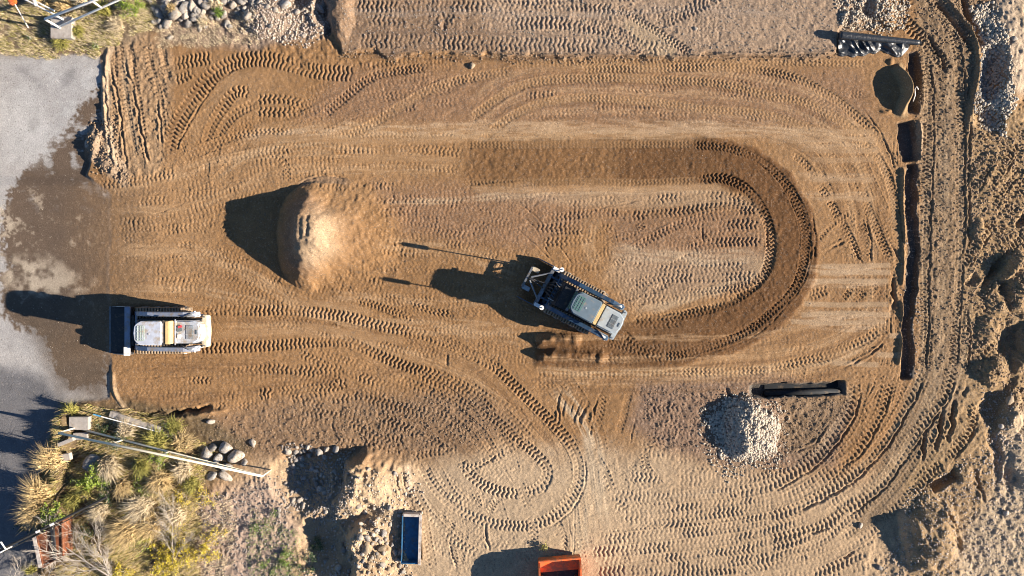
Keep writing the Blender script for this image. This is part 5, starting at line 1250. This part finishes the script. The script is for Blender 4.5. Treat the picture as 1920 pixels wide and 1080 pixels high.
for px, py, rx, ry, rot, lb in ((386, 850, 13, 15, 0, "rounded grey boulder, leftmost of the cluster by the ivory gate"), (399, 839, 10, 9, 0, "small angular boulder at the top left of the gate-side cluster"),
    (422, 839, 14, 12, 0, "boulder at the top middle of the cluster beside the ivory gate"), (407, 860, 11, 11, 0, "middle boulder of the cluster with a rail shadow across it"),
    (442, 857, 17, 13, 10, "largest pale rounded boulder, right side of the cluster"), (458, 867, 7, 8, 0, "little stone tucked against the largest pale boulder"),
    (422, 877, 13, 10, 0, "boulder lying directly under the tip half of the ivory gate"), (397, 892, 13, 9, 20, "lower left grey boulder of the gate-side cluster"), (421, 893, 15, 7, -35, "flat slanted boulder at the bottom of the cluster")):
    rock(px, py, rx * .94, ry * .94, 'stone_a' if rx < 15 else 'stone_b', lb, G, 'boulder', 'boulder', rot)
rock(473, 832, 8, 7, 'stone_b', "single pale stone up and right of the boulder cluster", None, 'boulder', 'boulder')
rock(395, 791, 5, 9, 'stone_b', "upright tan stone standing alone above the boulder cluster", None, 'boulder', 'boulder')
rock(168, 868, 20, 17, 'stone_a', "large slate-grey boulder in the straw grass left of the bright green bush", None, 'boulder', 'boulder')
rock(1304, 53, 4, 4.5, 'stone_b', "lone white stone on the grey strip along the top", None, 'stone', 'stone')
rock(1306, 53, 3, 3, 'stone_b', "tiny chip touching the lone white stone", None, 'stone', 'stone')
rock(886, 123, 7, 6, 'stone_c', "tan lump of earth casting a dark shadow at the pad's top edge", None, 'stone', 'stone')
rock(215, 792, 5, 4, 'stone_b', "small white stone between the pole and the kerb", None, 'stone', 'stone')
rock(1903, 72, 6, 5, 'stone_b', "white stone alone in the pale dirt, upper right corner", None, 'stone', 'stone')
rock(1888, 962, 6, 6, 'stone_b', "pale stone with a shadow to its left in the lower right dirt", None, 'stone', 'stone')
rock(1650, 1066, 7, 5, 'stone_a', "stone lying in the deep shadow at the bottom right", None, 'stone', 'stone')
rock(1614, 986, 6, 5, 'stone_b', "white stone at the edge of the sweeping tracks, bottom right", None, 'stone', 'stone')
rock(1896, 750, 7, 10, 'stone_c', "tan slab-like stone at the rim of the dark hollow, right side", None, 'stone', 'stone', -30)
rock(1878, 800, 5, 5, 'stone_b', "pale stone on the floor of the dark hollow, right side", None, 'stone', 'stone')
g1n, lb1 = "cobbles in the shaded hollow", "@cobble in the shaded hollow"
for (x, y, r) in ((549, 874, 6), (550, 884, 5), (566, 872, 4.4), (584, 879, 5.5), (593, 883, 5.5), (602, 891, 4.5), (569, 897, 5.6), (592, 907, 6.5), (601, 917, 6.5), (535, 907, 4.2), (556, 921, 5.6), (547, 922, 5), (549, 939, 6), (562, 939, 6), (568, 949, 6), (609, 924, 5), (619, 931, 4.6),
                  (565, 859, 5.6), (563, 848, 5), (580, 855, 5.6), (577, 839, 4.6), (597, 849, 6.5), (612, 843, 5.6), (630, 843, 6.5), (607, 857, 5.6), (540, 847, 6.5), (550, 855, 5), (556, 863, 5.2), (554, 846, 5.6), (570, 845, 4), (628, 886, 4.2), (560, 905, 5), (590, 898, 4), (580, 927, 5), (575, 935, 4.5), (604, 903, 4), (523, 957, 5), (521, 965, 6)):
    rock(x, y, r * 1.12, None, random.choice(('stone_a', 'stone_b', 'stone_a')), lb1, g1n)
g2n, lb2 = "broken stones on the sandy heap", "@broken stone left of the sunken bin"
for (x, y, r) in ((676, 1008, 7), (672, 1020, 6), (687, 1009, 8), (705, 994, 5.5), (695, 992, 5), (705, 1012, 5), (718, 1001, 7), (685, 1032, 10), (715, 1029, 9), (666, 1024, 5), (740, 1037, 6), (749, 1036, 6), (744, 1050, 6), (750, 1051, 6), (759, 1054, 8), (749, 1062, 5), (717, 1059, 7), (612, 1049, 6), (609, 1054, 5), (622, 1026, 4), (634, 1065, 7), (635, 1072, 6), (645, 1031, 7), (611, 960, 6), (600, 956, 5), (676, 982, 4.6), (676, 994, 4.2), (704, 985, 5), (756, 1072, 5), (749, 967, 5), (730, 952, 5), (672, 950, 6),
                  (690, 880, 5), (684, 960, 5), (712, 1016, 5), (723, 1012, 4.5), (698, 1046, 5), (708, 1044, 5), (692, 1062, 6), (680, 1052, 5), (728, 1068, 5), (663, 1044, 5), (735, 1022, 4.5), (700, 1003, 5), (686, 1020, 5), (672, 1062, 5), (654, 1070, 6), (640, 985, 5), (640, 1000, 4.5), (748, 1010, 4), (650, 958, 5), (636, 948, 5), (695, 978, 4)):
    rock(x, y, r, None, random.choice(('stone_b', 'stone_b', 'stone_c', 'stone_a')), lb2, g2n)
for _ in range(46):
    x, y = random.uniform(636, 775), random.uniform(880, 1076)
    if x < 752 or y < 955: rock(x, y, random.uniform(2.8, 5.2), None, random.choice(('stone_b', 'stone_b', 'stone_c', 'stone_a')), lb2, g2n)
for _ in range(26):
    x, y = random.uniform(528, 636), random.uniform(838, 958); rock(x, y, random.uniform(2.8, 4.4), None, random.choice(('stone_a', 'stone_b')), lb1, g1n)
g3n, lb3 = "rocks along the top left edge", "@rock in the top left rubble"
for (x, y, a, b, ro) in ((311, 44, 11, 8, 30), (296, 25, 14, 8, 110), (344, 14, 15, 11, 20), (325, 24, 13, 12, 0), (307, 12, 8, 8, 0), (359, 10, 7, 12, 10), (384, 11, 9, 7, 0), (380, 22, 5, 8, 0), (346, 29, 8, 10, 0), (402, 21, 10, 7, 0), (465, 29, 10, 8, 10), (382, 35, 5, 6, 0), (310, 1, 10, 6, 0), (366, 15, 5, 9, 0), (352, 41, 8, 9, 0), (372, 32, 9, 5, 0),
                         (436, 9, 7, 8, 0), (340, 2, 10, 5, 0), (385, 2, 6, 7, 0), (371, 20, 5, 6, 0), (281, 1, 7, 6, 0), (534, 6, 13, 11, 0), (556, 22, 6, 5, 0), (569, 65, 6, 4, 0), (594, 12, 17, 8, -45), (605, 8, 8, 12, 0), (487, 4, 7, 6, 0), (418, 3, 8, 6, 0), (412, 14, 6, 6, 0), (452, 4, 8, 6, 0), (500, 12, 6, 5, 0), (330, 8, 7, 6, 0), (395, 33, 5, 5, 0), (374, 52, 5, 8, 0), (361, 27, 6, 5, 0), (418, 30, 6, 5, 0), (515, 18, 6, 5, 0), (298, 38, 6, 6, 0), (430, 48, 6, 5, 0), (320, 70, 7, 5, 0), (506, 48, 5, 4, 0)):
    rock(x, y, a, b, random.choice(('stone_a', 'stone_a', 'stone_b')), lb3, g3n, 'rock', 'rock', ro)

for _ in range(46):
    x, y = random.uniform(284, 480), random.uniform(-6, 50) ; y = y if x < 430 else y * .6
    rock(x, y, random.uniform(3.5, 7.5), None, random.choice(('stone_a', 'stone_a', 'stone_b')), lb3, g3n, 'rock', 'rock')
# say which stone is which: by size and tone, counted from the left
ORD = 'leftmost second third fourth fifth sixth seventh eighth ninth tenth eleventh twelfth thirteenth fourteenth fifteenth sixteenth seventeenth eighteenth nineteenth twentieth'.split()
for key, items in RL.items():
    cl = {}
    sizes = sorted(i[1] for i in items); c1, c2, c3 = (sizes[int(len(sizes) * f)] for f in (.25, .5, .78))
    for px, r, kd, o in items:
        cl.setdefault(('tiny ' if r < c1 else 'small ' if r < c2 else 'middling ' if r < c3 else 'large ') + {'stone_a': 'grey', 'stone_b': 'pale', 'stone_c': 'tan'}[kd], []).append((px, o))
    for sz, lst in cl.items():
        lst.sort(key=lambda q: q[0]); n = len(lst)
        for i, (px, o) in enumerate(lst):
            pos = 'the only one' if n == 1 else 'leftmost one' if i == 0 else 'rightmost one' if i == n - 1 else (ORD[i] + ' from the left' if i < 20 else ORD[n - 1 - i] + ' from the right')
            o['label'] = f"{sz} {key[1:]}, {pos}"
# gravel too small to count: joined stones, one object for each spread
_oct = None
def gravel(name, pts, n, rmin, rmax, m, label=None, parent=None, pw=2.2, kind=True):
    pp = poly(pts, 10, 1.2); jj, ii = np.where(pp > 0.05); w = pp[jj, ii]; w = w / w.sum()
    sel = rng.choice(len(jj), n, p=w)
    bm = bmesh.new(); bmesh.ops.create_icosphere(bm, subdivisions=1, radius=1); base = np.array([v.co[:] for v in bm.verts]); tri = np.array([[v.index for v in f.verts] for f in bm.faces]); bm.free()
    # 12-vertex icosahedra
    if len(base) > 12: pass
    cx = CX[ii[sel]] + rng.uniform(-.7, .7, n); cy = CY[jj[sel]] + rng.uniform(-.7, .7, n); z = TOT[jj[sel], ii[sel]]
    r = (rmin + (rmax - rmin) * rng.rand(n) ** pw) / 50
    V = base[None] * (1 + rng.uniform(-.22, .22, (n, len(base), 1)))
    sc_ = np.stack([r * rng.uniform(.8, 1.3, n), r * rng.uniform(.7, 1.1, n), r * rng.uniform(.55, .9, n)], -1)
    V = V * sc_[:, None, :]
    a = rng.uniform(0, 6.28, n); ca, sa = np.cos(a)[:, None], np.sin(a)[:, None]
    vx = V[..., 0] * ca - V[..., 1] * sa; vy = V[..., 0] * sa + V[..., 1] * ca
    V = np.stack([vx + ((cx - 960) / 50)[:, None], vy + ((540 - cy) / 50)[:, None], V[..., 2] + (z + r * 0.25)[:, None]], -1).reshape(-1, 3)
    F = (tri[None] + (np.arange(n) * len(base))[:, None, None]).reshape(-1, 3)
    me = bpy.data.meshes.new(name); me.vertices.add(len(V)); me.vertices.foreach_set("co", V.astype(np.float32).ravel())
    me.loops.add(F.size); me.loops.foreach_set("vertex_index", F.ravel().astype(np.int32)); me.polygons.add(len(F)); me.polygons.foreach_set("loop_start", (np.arange(len(F)) * 3).astype(np.int32))
    me.update(calc_edges=True); me.materials.append(m)
    o = bpy.data.objects.new(name, me); COL.objects.link(o)
    if parent: o.parent = parent
    tag(o, label, None if parent else 'gravel', None, 'stuff')
    return o
def ico_tris():
    pass
hp2 = empty('gravel_heap', (0, 0, 0)); hp2.location = P(1400, 805, 0); tag(hp2, "small heap of white gravel with a dark shadowed left side", "gravel heap")
core_o = mound_obj("heap_core", M2, (0.30, 0.26, 0.21), 1.0, None, None)
core_o.parent = hp2; core_o.matrix_parent_inverse = Matrix.Translation(-hp2.location)
if 'category' in core_o: del core_o['category']
gg = gravel('gravel_stones', [(1335, 780), (1365, 750), (1400, 750), (1430, 770), (1458, 800), (1448, 845), (1400, 868), (1350, 850)], 3000, 0.6, 3.6, M_['grav'], None, hp2)
gg2 = gravel('gravel_stones', [(1335, 780), (1365, 750), (1400, 750), (1430, 770), (1458, 800), (1448, 845), (1400, 868), (1350, 850)], 3400, 0.5, 2.6, M_['gravp'], None, hp2)
gg2.matrix_parent_inverse = Matrix.Translation(-hp2.location)
gg.matrix_parent_inverse = Matrix.Translation(-hp2.location)
gravel('gravel', [(1318, 765), (1400, 728), (1482, 780), (1470, 880), (1360, 895), (1312, 845)], 1500, 0.5, 2.4, M_['grav'], "loose white gravel scattered round the small heap")
gravel('gravel', [(1570, -30), (1710, -30), (1700, 50), (1660, 62), (1570, 52)], 2400, 0.7, 2.6, M_['grav'], "pale stones spread behind the black film roll, top right")
gravel('gravel', [(1822, 10), (1862, 10), (1880, 70), (1900, 190), (1880, 250), (1850, 240), (1850, 90)], 2600, 0.9, 3.6, M_['grav'], "white cobbles and gravel on the bank, top right corner")
gravel('gravel', [(1845, 85), (1875, 85), (1880, 200), (1830, 215), (1828, 180)], 500, 1.5, 4.2, M_['stone_a'], "grey cobbles in the shaded ditch, top right corner")
gravel('gravel', [(460, -30), (600, -30), (610, 60), (560, 80), (460, 66)], 2600, 0.5, 2.4, M_['gravp'], "broken pale rubble along the top edge left of centre")
gravel('gravel', [(530, 835), (660, 845), (660, 960), (600, 980), (530, 950)], 1500, 0.6, 2.8, M_['gravd'], "small grey stones in the shaded hollow")
gravel('gravel', [(630, 860), (790, 900), (770, 1090), (560, 1090), (590, 960)], 1700, 0.5, 2.6, M_['gravp'], "pale rubble strewn over the sandy heap")
gravel('gravel', [(1820, 250), (1960, 250), (1960, 800), (1810, 700)], 4200, 0.6, 2.6, M_['gravb'], "brown clods and stones churned up along the right side")
gravel('gravel', [(1700, 920), (1960, 780), (1960, 1090), (1650, 1090)], 4200, 0.5, 1.9, M_['gravp'], "fine stones on the pale ground, bottom right")
gravel('gravel', [(640, 4), (1560, 4), (1560, 100), (640, 96)], 2600, 0.4, 1.5, M_['gravd'], "fine gravel on the grey strip along the top")
gravel('gravel', [(1200, 720), (1600, 750), (1560, 860), (1220, 840)], 2200, 0.4, 1.5, M_['gravb'], "gravel on the brown ground below the pad, right of centre")
gravel('gravel', [(640, 98), (960, 104), (1300, 104), (1560, 98), (1560, 108), (960, 114), (640, 106)], 1000, 0.6, 2.2, M_['gravb'], "crumbs of soil along the top edge of the pad")
gravel('gravel', [(1840, 735), (1900, 735), (1900, 800), (1890, 910), (1860, 900), (1850, 800)], 500, 0.5, 2.4, M_['gravp'], "stones on the floor of the dark hollow at the right edge")
gravel('gravel', [(1740, 0), (1850, 0), (1850, 90), (1800, 90)], 700, 0.5, 2.0, M_['gravb'], "clods along the curved ruts, top right")
gravel('gravel', [(1718, 0), (1840, 0), (1830, 700), (1720, 700)], 3000, 0.5, 1.9, M_['gravb'], "loose stones on the haul road at the right")
gravel('gravel', [(1696, 310), (1722, 310), (1722, 720), (1696, 720)], 260, 0.7, 2.4, M_['gravd'], "stones on the floor of the long trench")
gravel('gravel', [(380, 780), (900, 740), (960, 820), (640, 850), (400, 850)], 2200, 0.4, 1.7, M_['gravb'], "gravel and clods along the lower edge of the pad")
gravel('gravel', [(360, 930), (520, 900), (560, 1080), (380, 1090)], 1800, 0.5, 2.2, M_['gravd'], "rough pinkish rubble right of the scrub")
gravel('gravel', [(-20, 90), (190, 100), (200, 740), (-20, 1090)], 300, 0.3, 0.8, M_['grav'], "white grit scattered over the asphalt")
gravel('gravel', [(240, 120), (1640, 130), (1640, 700), (240, 740)], 500, 0.3, 0.9, M_['gravd'], "grit scattered over the pad")
gravel('gravel', [(165, 225), (215, 225), (240, 345), (180, 320)], 500, 0.6, 2.8, M_['gravb'], "broken crust at the left edge of the pad")

# ------------------------------------------------------------------ plants
def tuft(px, py, r, h, n, m, lean=(0, 0), seed=0, wid=0.012, flat=0.9):
    """blades growing out of one root, arching outward; all lengths in metres"""
    rr = random.Random(seed); mb = MB()
    for i in range(n):
        a = rr.uniform(0, 6.283); q = rr.random() ** .6
        L = h * rr.uniform(.65, 1.15); out = r * q * flat
        bx, by = rr.gauss(0, r * .16), rr.gauss(0, r * .16)
        dx, dy = math.cos(a) * out + lean[0] * L, math.sin(a) * out + lean[1] * L
        p0 = Vector((bx, by, -0.02)); p1 = Vector((bx + dx * .45, by + dy * .45, L * .75)); p2 = Vector((bx + dx, by + dy, L * (1 - .45 * q)))
        s = Vector((-math.sin(a), math.cos(a), rr.uniform(-.4, .4))) * wid
        k = len(mb.v); mb.v += [tuple(p0 - s), tuple(p0 + s), tuple(p1 - s * .8), tuple(p1 + s * .8), tuple(p2)]
        mb.f += [(k, k + 1, k + 3, k + 2), (k + 2, k + 3, k + 4)]
    return mb
class Raw(MB):
    pass
def plant_obj(mb, name, m, loc, label, cat, grp):
    me = bpy.data.meshes.new(name); me.from_pydata(mb.v, [], mb.f); me.materials.append(m); me.update()
    o = bpy.data.objects.new(name, me); COL.objects.link(o); o.location = loc; return tag(o, label, cat, grp)
GT = "dry grass tufts in the lower left scrub"
def put_tuft(px, py, rpx, hh, n, m, lean, seed, label, grp):
    z = hz(px, py); p = P(px, py, z)
    return plant_obj(tuft(px, py, rpx / 50, hh, n, m, lean, seed), 'grass_tuft', M_[m], (p.x, p.y, z), label, 'grass tuft', grp)
big_t = ((115, 860, 34, .8, 420, 'straw', (-.5, .2), "spiky orange-brown tuft growing over the paving slabs"), (212, 862, 30, .6, 380, 'straw_p', (.2, -.7), "drooping pale tuft combed downward right of the big grey boulder"),
         (98, 920, 34, .85, 420, 'straw', (-.6, .3), "straw tuft leaning over the asphalt between two green bushes"), (90, 950, 40, .8, 520, 'straw', (-.5, -.2), "widest golden straw tuft at the asphalt edge"), (150, 930, 26, .5, 260, 'straw_g', (-.4, -.3), "olive tuft below the bright green bush"),
         (310, 895, 34, .55, 380, 'straw', (-.3, -.5), "golden tuft left of the boulder cluster, under the gate"), (350, 875, 28, .45, 300, 'straw_p', (-.3, -.2), "pale straw tuft under the outer half of the gate"), (280, 940, 36, .6, 420, 'straw_p', (-.7, -.4), "long pale tuft swept left in the middle of the scrub"),
         (255, 985, 40, .6, 460, 'straw', (-.8, -.5), "wide swept straw tuft above the dead branches"), (300, 975, 36, .6, 400, 'straw', (-.8, -.4), "swept golden tuft right of the dead branches' tips"), (340, 960, 30, .5, 320, 'straw_p', (-.6, -.3), "pale swept tuft nearest the bare pinkish ground"),
         (240, 805, 26, .4, 280, 'straw_p', (.2, .3), "pale tuft between the gate and the white pole"), (300, 825, 32, .4, 320, 'straw_g', (-.3, .2), "olive tuft below the end of the kerb stone"), (345, 830, 30, .4, 300, 'straw', (.2, .3), "brownish tuft left of the boulder cluster, above the gate"), (330, 800, 24, .35, 240, 'straw_g', (.2, .2), "olive tuft at the foot of the pad's lower edge"),
         (145, 768, 16, .55, 140, 'straw_g', (-.2, .3), "small yellow-green tuft above the ivory gate's footing"), (66, 1066, 16, .4, 120, 'straw_g', (-.4, .2), "thin olive tuft at the rusty tank's lower corner"), (365, 905, 22, .4, 240, 'straw_g', (-.2, -.3), "greenish tuft just below the boulder cluster"),
         (200, 950, 26, .5, 260, 'straw_p', (-.5, -.4), "pale tuft beside the dark rail's upper end"), (170, 905, 24, .5, 220, 'straw_g', (-.4, -.4), "olive grass tuft below left of the bright green bush"),
         (235, 905, 26, .5, 260, 'straw', (.1, -.6), "straw tuft between the green bush and the middle scrub"), (270, 870, 26, .45, 240, 'straw_g', (.1, -.4), "olive tuft directly below the gate's second upright"))
for i, (px, py, r, h, n, m, ln, lb) in enumerate(big_t): put_tuft(px, py, r, h, n, m, ln, 100 + i, lb, GT)
GT2 = "dry grass tufts in the top left corner"
for i, (px, py, r, h, n, m, ln, lb) in enumerate(((95, 5, 28, .6, 360, 'straw', (-.5, .3), "golden tuft behind the white twin-tube arm"), (130, 18, 24, .5, 260, 'straw', (-.4, .4), "straw tuft above the grey footing"), (150, 60, 18, .3, 160, 'straw_g', (.1, -.2), "olive tuft hugging the right side of the grey footing"),
        (170, 4, 24, .5, 260, 'straw_p', (-.6, .3), "pale tuft under the white gate's upper rail"), (205, 25, 22, .45, 220, 'straw_g', (-.4, .3), "greenish tuft under the white gate's lower rail"), (120, 82, 22, .25, 200, 'straw_g', (-.2, -.2), "low yellow tuft below the grey footing"), (410, 8, 18, .4, 180, 'straw_p', (-.3, .2), "pale tuft growing between top edge rocks"),
        (325, 20, 14, .3, 120, 'straw', (0, .3), "orange tuft on a rock near the top edge"), (415, 28, 14, .35, 140, 'leaf_g', (-.2, .2), "fresh green tuft right of the rocks, top edge"), (385, 45, 18, .3, 140, 'straw_p', (-.2, .2), "pale tuft below the top edge rocks"), (225, 50, 24, .3, 180, 'straw_p', (-.3, .2), "faded tuft between the white gate and the pad"))):
    put_tuft(px, py, r, h, n, m, ln, 200 + i, lb, GT2)

def bush(px, py, r, h, nl, leafm, label, cat, grp=None, name='shrub', stems=9, seed=0, ls=0.035, ry=None, stemm='bark'):
    rr = random.Random(seed); z = hz(px, py); p = P(px, py, z); t = empty(name, (p.x, p.y, z)); tag(t, label, cat, grp)
    r /= 50; ry = (ry or r * 50) / 50
    sm_ = MB(); tips = []
    for i in range(stems):
        a = rr.uniform(0, 6.28); q = rr.random() ** .5; e = Vector((math.cos(a) * r * q, math.sin(a) * ry * q, h * rr.uniform(.5, 1) * (1 - .4 * q)))
        mid = e * .5 + Vector((rr.uniform(-.05, .05), rr.uniform(-.05, .05), h * .12)); sm_.tube([(0, 0, 0), mid, e], 0.012, 4, 0.004, caps=False)
        for k in range(3):
            f = lerp(mid, e, rr.random()); g_ = f + Vector((rr.gauss(0, r * .25), rr.gauss(0, ry * .25), rr.uniform(.02, .12))); sm_.tube([f, g_], 0.006, 3, 0.003, caps=False); tips.append((f, g_))
        tips.append((mid, e))
    sm_.obj('stem', M_[stemm], t)
    lf = MB()
    for i in range(nl):
        a, b = rr.choice(tips); c = lerp(a, b, rr.uniform(.2, 1.1)) + Vector((rr.gauss(0, .045), rr.gauss(0, .045), rr.gauss(0, .04)))
        u = Vector((rr.gauss(0, 1), rr.gauss(0, 1), rr.gauss(0, .5))).normalized(); w = u.cross(Vector((rr.gauss(0, 1), rr.gauss(0, 1), rr.gauss(0, 1)))).normalized(); s = ls * rr.uniform(.6, 1.3)
        k = len(lf.v); lf.v += [tuple(c - u * s), tuple(c + w * s * .5), tuple(c + u * s), tuple(c - w * s * .5)]; lf.f.append((k, k + 1, k + 2, k + 3))
    o = plant_obj(lf, 'foliage', M_[leafm], (0, 0, 0), None, None, None); o.parent = t
    return t
YB = "yellow-leaved shrubs in the lower left scrub"
bush(180, 893, 30, .6, 1300, 'leaf_b', "bright green leafy bush in the middle of the straw grass", "bush", None, 'shrub', 14, 1)
bush(103, 962, 26, .5, 900, 'leaf_b', "yellow-green bush beside the dark rail above the rusty tank", "bush", None, 'shrub', 10, 2)
bush(60, 985, 22, .3, 420, 'leaf_d', "low dark green bush in shade left of the rusty tank", "bush", None, 'shrub', 8, 3)
for i, (x, y, r, n, lb) in enumerate(((300, 1040, 40, 1700, "dense bright yellow shrub at the bottom edge, left of the bare trunk"), (345, 1040, 30, 1100, "yellow shrub at the bottom edge beneath the grey twigs"), (390, 1035, 30, 800, "sparse yellow shrub next to the bare pinkish ground"), (235, 1070, 28, 700, "low yellow shrub under the tips of the fallen white branch"), (330, 985, 22, 420, "thin yellow sprigs on the pale ground above the yellow shrubs"), (350, 928, 20, 340, "small golden shrub below the boulder cluster"), (405, 1000, 24, 380, "scattered yellow sprigs on the pinkish ground"))):
    bush(x, y, r, .55 if n > 600 else .3, n, 'leaf_y', lb, "bush", YB, 'shrub', 12, 20 + i, 0.030)
for i, (x, y, r, n, m, lb) in enumerate(((205, 925, 22, 420, 'leaf_d', "dark green undergrowth below the bright green bush"), (300, 855, 24, 420, 'leaf_b', "yellow-green sprigs under the middle of the ivory gate"), (388, 930, 24, 420, 'leaf_y', "yellow sprigs just below the boulder cluster"), (270, 915, 24, 380, 'leaf_b', "yellow-green sprigs in the middle of the scrub"), (225, 825, 20, 300, 'leaf_d', "dark green sprigs right of the gate footing"), (315, 808, 20, 260, 'leaf_b', "yellow-green sprigs past the end of the kerb stone"), (280, 1005, 26, 500, 'leaf_b', "yellow-green sprigs behind the bare sapling"), (160, 1000, 20, 300, 'leaf_d', "dark green sprigs right of the rusty tank"))):
    bush(x, y, r, .35, n, m, lb, "bush", None, 'shrub', 10, 120 + i, 0.028)
bush(255, 22, 26, .7, 1100, 'leaf_b', "pale yellow-green shrub by the rocks on the top edge", "bush", None, 'shrub', 12, 40, 0.03)
for i, (x, y, r, n, m, lb) in enumerate(((600, 1020, 18, 500, 'leaf_d', "dark green weeds on the shaded floor of the lower hollow"), (520, 1055, 34, 1000, 'leaf_g', "green weeds at the bottom edge left of the hollow"), (580, 1060, 26, 600, 'leaf_d', "dark green weeds at the bottom edge inside the hollow's shade"), (490, 985, 24, 260, 'leaf_g', "thin green weeds on the slope below the gate's tip"), (518, 962, 8, 90, 'leaf_g', "tiny green weed beside two cobbles below the hollow"), (195, 800, 14, 260, 'leaf_d', "dark green weed between the footing and the white stone"), (58, 72, 5, 70, 'leaf_d', "dark green sprig in the top left dry grass"), (183, 88, 6, 90, 'leaf_g', "teal-green sprig at the corner of the asphalt"))):
    bush(x, y, r, .22, n, m, lb, "weed", None, 'weed', 7, 60 + i, 0.026)
bush(1020, 1023, 7, .25, 120, 'straw_g', "little dry olive weed above the orange hopper", "weed", None, 'weed', 8, 80, 0.03)

# bare branches
def branches(px, py, ang, L, r, seed, depth=4, name='dead_branch', label=None, z0=0.1, lift=0.10, spread=0.6, grp=None):
    rr = random.Random(seed); z = hz(px, py); p = P(px, py, z); t = empty(name, (p.x, p.y, z)); tag(t, label, "branch", grp)
    limb, twig = MB(), MB()
    def grow(p, d, L, r, k):
        pts = [p]; q = p; n = 5
        for i in range(n):
            d = (d + Vector((rr.gauss(0, .13), rr.gauss(0, .13), rr.gauss(0, .07)))).normalized(); q = q + d * L / n
            if q.z < 0.03: q.z = 0.03
            pts.append(q)
        (limb if k >= depth - 1 else twig).tube(pts, r, 6 if k >= depth - 1 else 4, r * .45, caps=False)
        if k > 0:
            for i in range(1, n + 1):
                for _ in range(2 if k > 1 else 1):
                    a = rr.choice((-1, 1)) * rr.uniform(.5, 1.0) * spread * 1.3
                    nd = Vector((d.x * math.cos(a) - d.y * math.sin(a), d.x * math.sin(a) + d.y * math.cos(a), d.z + rr.uniform(-.15, .35))).normalized()
                    grow(pts[i], nd, L * rr.uniform(.32, .55), r * .5, k - 1)
    a = R_(ang); grow(Vector((0, 0, z0)), Vector((math.cos(a), math.sin(a), lift)).normalized(), L, r, depth)
    limb.obj('limb', M_['bark'], t, smooth=True); twig.obj('twig', M_['bark'], t, smooth=False)
    return t
branches(238, 1086, 127, 2.5, 0.035, 5, 3, label="big fallen bleached branch with many twigs right of the rusty tank", z0=.45)
branches(232, 1090, 118, 2.0, 0.022, 9, 3, label="second bleached branch lying close along the big fallen one", z0=.4)
branches(90, 1096, 60, 1.0, 0.018, 14, 3, label="bare curved twigs rising at the bottom edge below the rusty tank", z0=.3)
branches(330, 1052, 88, 1.9, 0.016, 21, 3, label="upright pale bare sapling among the yellow shrubs", z0=.3, spread=.4)
branches(333, 1045, 40, 1.0, 0.012, 25, 3, label="grey twig bundle fanning right above the yellow shrubs", z0=.3, spread=.35)
branches(30, 1095, 75, 1.0, 0.012, 31, 3, label="thin bare twigs at the bottom left corner", z0=.3)
branches(1412, 748, -60, .5, 0.010, 33, 2, label="small root sticking out at the top of the white gravel heap", z0=.2)

# low ground cover nobody could count
TANKM = poly([(66, 990), (124, 968), (130, 1050), (80, 1072)], 3, 0)
def cover(name, pts, n, hmin, hmax, m, label, lean=(-.5, .1), wid=0.009):
    pp = poly(pts, 10, 1.2) * sm(n_sm + n_mid, -0.6, 0.3) * (1 - TANKM); jj, ii = np.where(pp > 0.1); sel = rng.choice(len(jj), n)
    cx = (CX[ii[sel]] - 960) / 50 + rng.uniform(-.02, .02, n); cy = (540 - CY[jj[sel]]) / 50 + rng.uniform(-.02, .02, n); z = TOT[jj[sel], ii[sel]]
    L = rng.uniform(hmin, hmax, n); a = rng.uniform(0, 6.28, n); s = np.stack([-np.sin(a), np.cos(a), 0 * a], -1) * wid
    dx = np.cos(a) * L * rng.uniform(.2, .9, n) + lean[0] * L; dy = np.sin(a) * L * rng.uniform(.2, .9, n) + lean[1] * L
    p0 = np.stack([cx, cy, z - .01], -1); p2 = np.stack([cx + dx, cy + dy, z + L * .6], -1)
    V = np.stack([p0 - s, p0 + s, p2], 1).reshape(-1, 3); F = np.arange(3 * n).reshape(-1, 3)
    me = bpy.data.meshes.new(name); me.vertices.add(3 * n); me.vertices.foreach_set("co", V.astype(np.float32).ravel()); me.loops.add(3 * n); me.loops.foreach_set("vertex_index", F.ravel().astype(np.int32))
    me.polygons.add(n); me.polygons.foreach_set("loop_start", (np.arange(n) * 3).astype(np.int32)); me.update(calc_edges=True); me.materials.append(M_[m])
    o = bpy.data.objects.new(name, me); COL.objects.link(o); return tag(o, label, 'grass', None, 'stuff')
LV = [(118, 760), (230, 770), (330, 790), (400, 850), (370, 930), (370, 1090), (130, 1090), (60, 960), (90, 880)]
cover('grass', LV, 20000, .06, .28, 'straw', "dry straw-coloured grass covering the lower left scrub", (-.6, -.3))
cover('grass', LV, 24000, .06, .24, 'straw_g', "olive undergrowth of the lower left scrub", (-.4, -.2))
cover('grass', LV, 9000, .06, .25, 'straw_p', "bleached grass blades through the lower left scrub", (-.6, -.4))
cover('grass', [(330, 940), (430, 930), (440, 1090), (340, 1090)], 4000, .04, .14, 'straw_p', "sparse bleached grass on the pinkish ground", (-.4, -.2))
LT = [(-30, -30), (290, -30), (300, 40), (240, 70), (170, 104), (60, 100), (-30, 80)]
cover('grass', LT, 14000, .05, .20, 'straw_p', "bleached grass in the top left corner", (-.5, .2))
cover('grass', LT, 10000, .05, .18, 'straw_g', "olive-yellow low plants in the top left corner", (-.4, .2))
cover('grass', [(280, 20), (480, 30), (480, 80), (300, 85)], 3500, .05, .14, 'straw_p', "thin dry grass below the top edge rocks", (-.3, .3))
cover('grass', [(470, 960), (560, 1010), (560, 1090), (470, 1090)], 2600, .03, .10, 'leaf_g', "short green grass at the bottom edge left of the hollow", (-.2, .1))
